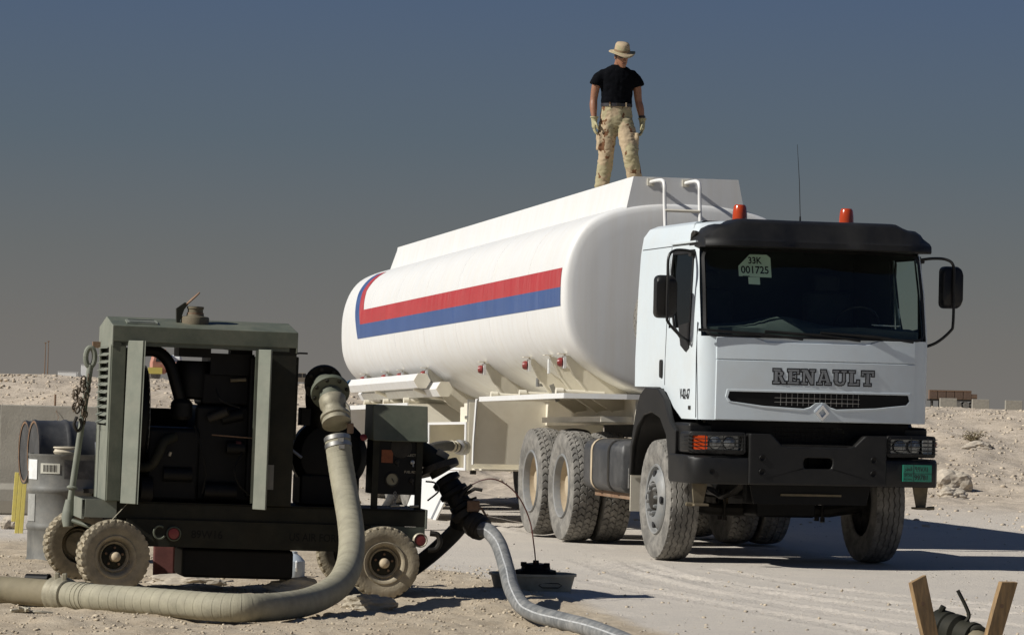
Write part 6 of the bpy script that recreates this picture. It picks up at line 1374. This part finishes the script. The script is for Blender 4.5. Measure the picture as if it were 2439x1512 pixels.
# flatbed with crates
p = plain(2262, 570); fb = thing('flatbed_trailer', 'dark flatbed trailer loaded with brown crates far off at the right', 'trailer', p, (0, 0, .05))
MB().bx(-3.3, 4.2, -1.2, 1.2, 1.05, 1.3).build('bed', MT['dark'], fb)
for x in (1.2, 2.4, 3.6):
    for s in (-1, 1): MB().lathe([(.5, -.14), (.5, .14), (.25, .15)], o=(x, s * 1.0, .5), axis=(0, s, 0), seg=20).build('wheel', MT['tyre'], fb)
for x in (-2.8, -1.6): MB().bx(x, x + .12, -.9, .9, 0, 1.05).build('landing_leg', MT['dark'], fb)
names = ['leftmost', 'second', 'middle', 'fourth', 'rightmost']
for k in range(5):
    x = -3.25 + 1.32 * k + .64; c = thing('brown_crate', f'brown wooden crate on the far flatbed, {names[k]} of the five in the row', 'crate', p + V((x * math.cos(.05), x * math.sin(.05), 1.3)), (0, 0, .05), 'crates on the far flatbed')
    MB().bx(-.61, .61, -.6, .6, .0, 1.42).build('box', MT['tarp'], c)
    for z in (.12, 1.28): MB().bx(-.62, .62, -.63, -.602, z - .07, z + .07).build('batten', MT['rust'], c)
p2_ = p + V((3.75, .2, 1.3)); lg = thing('low_crate', 'low flat brown crate at the right end of the far flatbed', 'crate', p2_)
MB().bx(-.45, .45, -.6, .6, 0, .9).build('box', MT['tarp'], lg); MB().bx(-.46, .46, -.63, -.602, .35, .5).build('batten', MT['rust'], lg)
for k, (x, nm) in enumerate(((2259, 'nearest the truck of the three'), (2336, 'middle of the three'), (2415, 'last of the three, at the right edge'))):
    p = plain(x, 420); b_ = MB().prism([[(-.45, -.2), (.45, -.2), (.42, .55), (.40, 1.12), (-.40, 1.12), (-.42, .55)]], lambda a, c, t_: (t_, a, c), -.95, .95).build('concrete_block', MT['concrete'], None, bevel=.03); b_.location = p
    tag(b_, f'pale concrete block on the right bank, {nm}', 'block', 'concrete blocks on the right bank')
for k, (x, h) in enumerate(((105, 6.0), (112, 6.3))):
    p = plain(x, 680); po = thing('lamp_post', f'thin brown pole on the left skyline, the {"shorter left" if k == 0 else "taller right"} of the pair', 'pole', p, (0, 0, 0), 'poles on the left skyline')
    MB().cyl((0, 0, -.3), (.05, 0, h), .10, 8, .06).build('post', MT['rust'], po); MB().box((.05, 0, h), (.35, .2, .2)).build('head', MT['rust'], po)
p = plain(160, 620); wt = thing('white_container', 'low white container on the left skyline', 'container', p)
MB().bx(-1.5, 1.6, -1, 1, -.2, .75).build('box', MT['paper'], wt, bevel=.05); MB().bx(-1.55, 1.65, -1.05, 1.05, .75, .83).build('lid', MT['silver'], wt)
p = plain(176, 620); ws_ = thing('white_cabin', 'small white cabin beside the low container on the left skyline', 'cabin', p + V((1.6, 1, 0)))
MB().bx(-.5, .6, -1, 1, 0, 2.0).build('wall', MT['paper'], ws_, bevel=.04); MB().bx(-.56, .66, -1.05, 1.05, 2.0, 2.1).build('roof', MT['silver'], ws_)

# dry bush on the right bank
p = at(2318, 1062, 72); p.z = gz(p.x, p.y); sb = thing('dry_bush', 'small dry brown bush growing on the right bank', 'bush', p)
rs = random.Random(9); q = MB(); lf_ = MB()
for k in range(70):
    a = rs.uniform(0, 6.28); l_ = rs.uniform(.12, .34); e = rs.uniform(.3, 1.3); d = V((math.cos(a) * math.cos(e), math.sin(a) * math.cos(e), math.sin(e)))
    m1 = d * l_ * .5 + V((rs.uniform(-.04, .04), rs.uniform(-.04, .04), 0)); t1 = d * l_ + V((rs.uniform(-.06, .06), 0, rs.uniform(-.03, .03))); q.tube([V((0, 0, -.02)), m1, t1], [.006, .004, .002], 4)
    for j in range(5):
        c = m1.lerp(t1, rs.random()) + V((rs.uniform(-.03, .03), rs.uniform(-.03, .03), rs.uniform(-.03, .03))); u = V((rs.uniform(-1, 1), rs.uniform(-1, 1), rs.uniform(-1, 1))).normalized() * .018; v = V((rs.uniform(-1, 1), rs.uniform(-1, 1), rs.uniform(-1, 1))).normalized() * .012
        lf_.add([c - u, c + v, c + u, c - v], [(0, 1, 2, 3)])
q.build('twigs', mat('dry_twig', (.22, .165, .10), .9, var=.3), sb, kind='stuff'); lf_.build('leaves', mat('dry_leaf', (.21, .18, .105), .9, var=.3, scale=9), sb, kind='stuff', recalc=False)
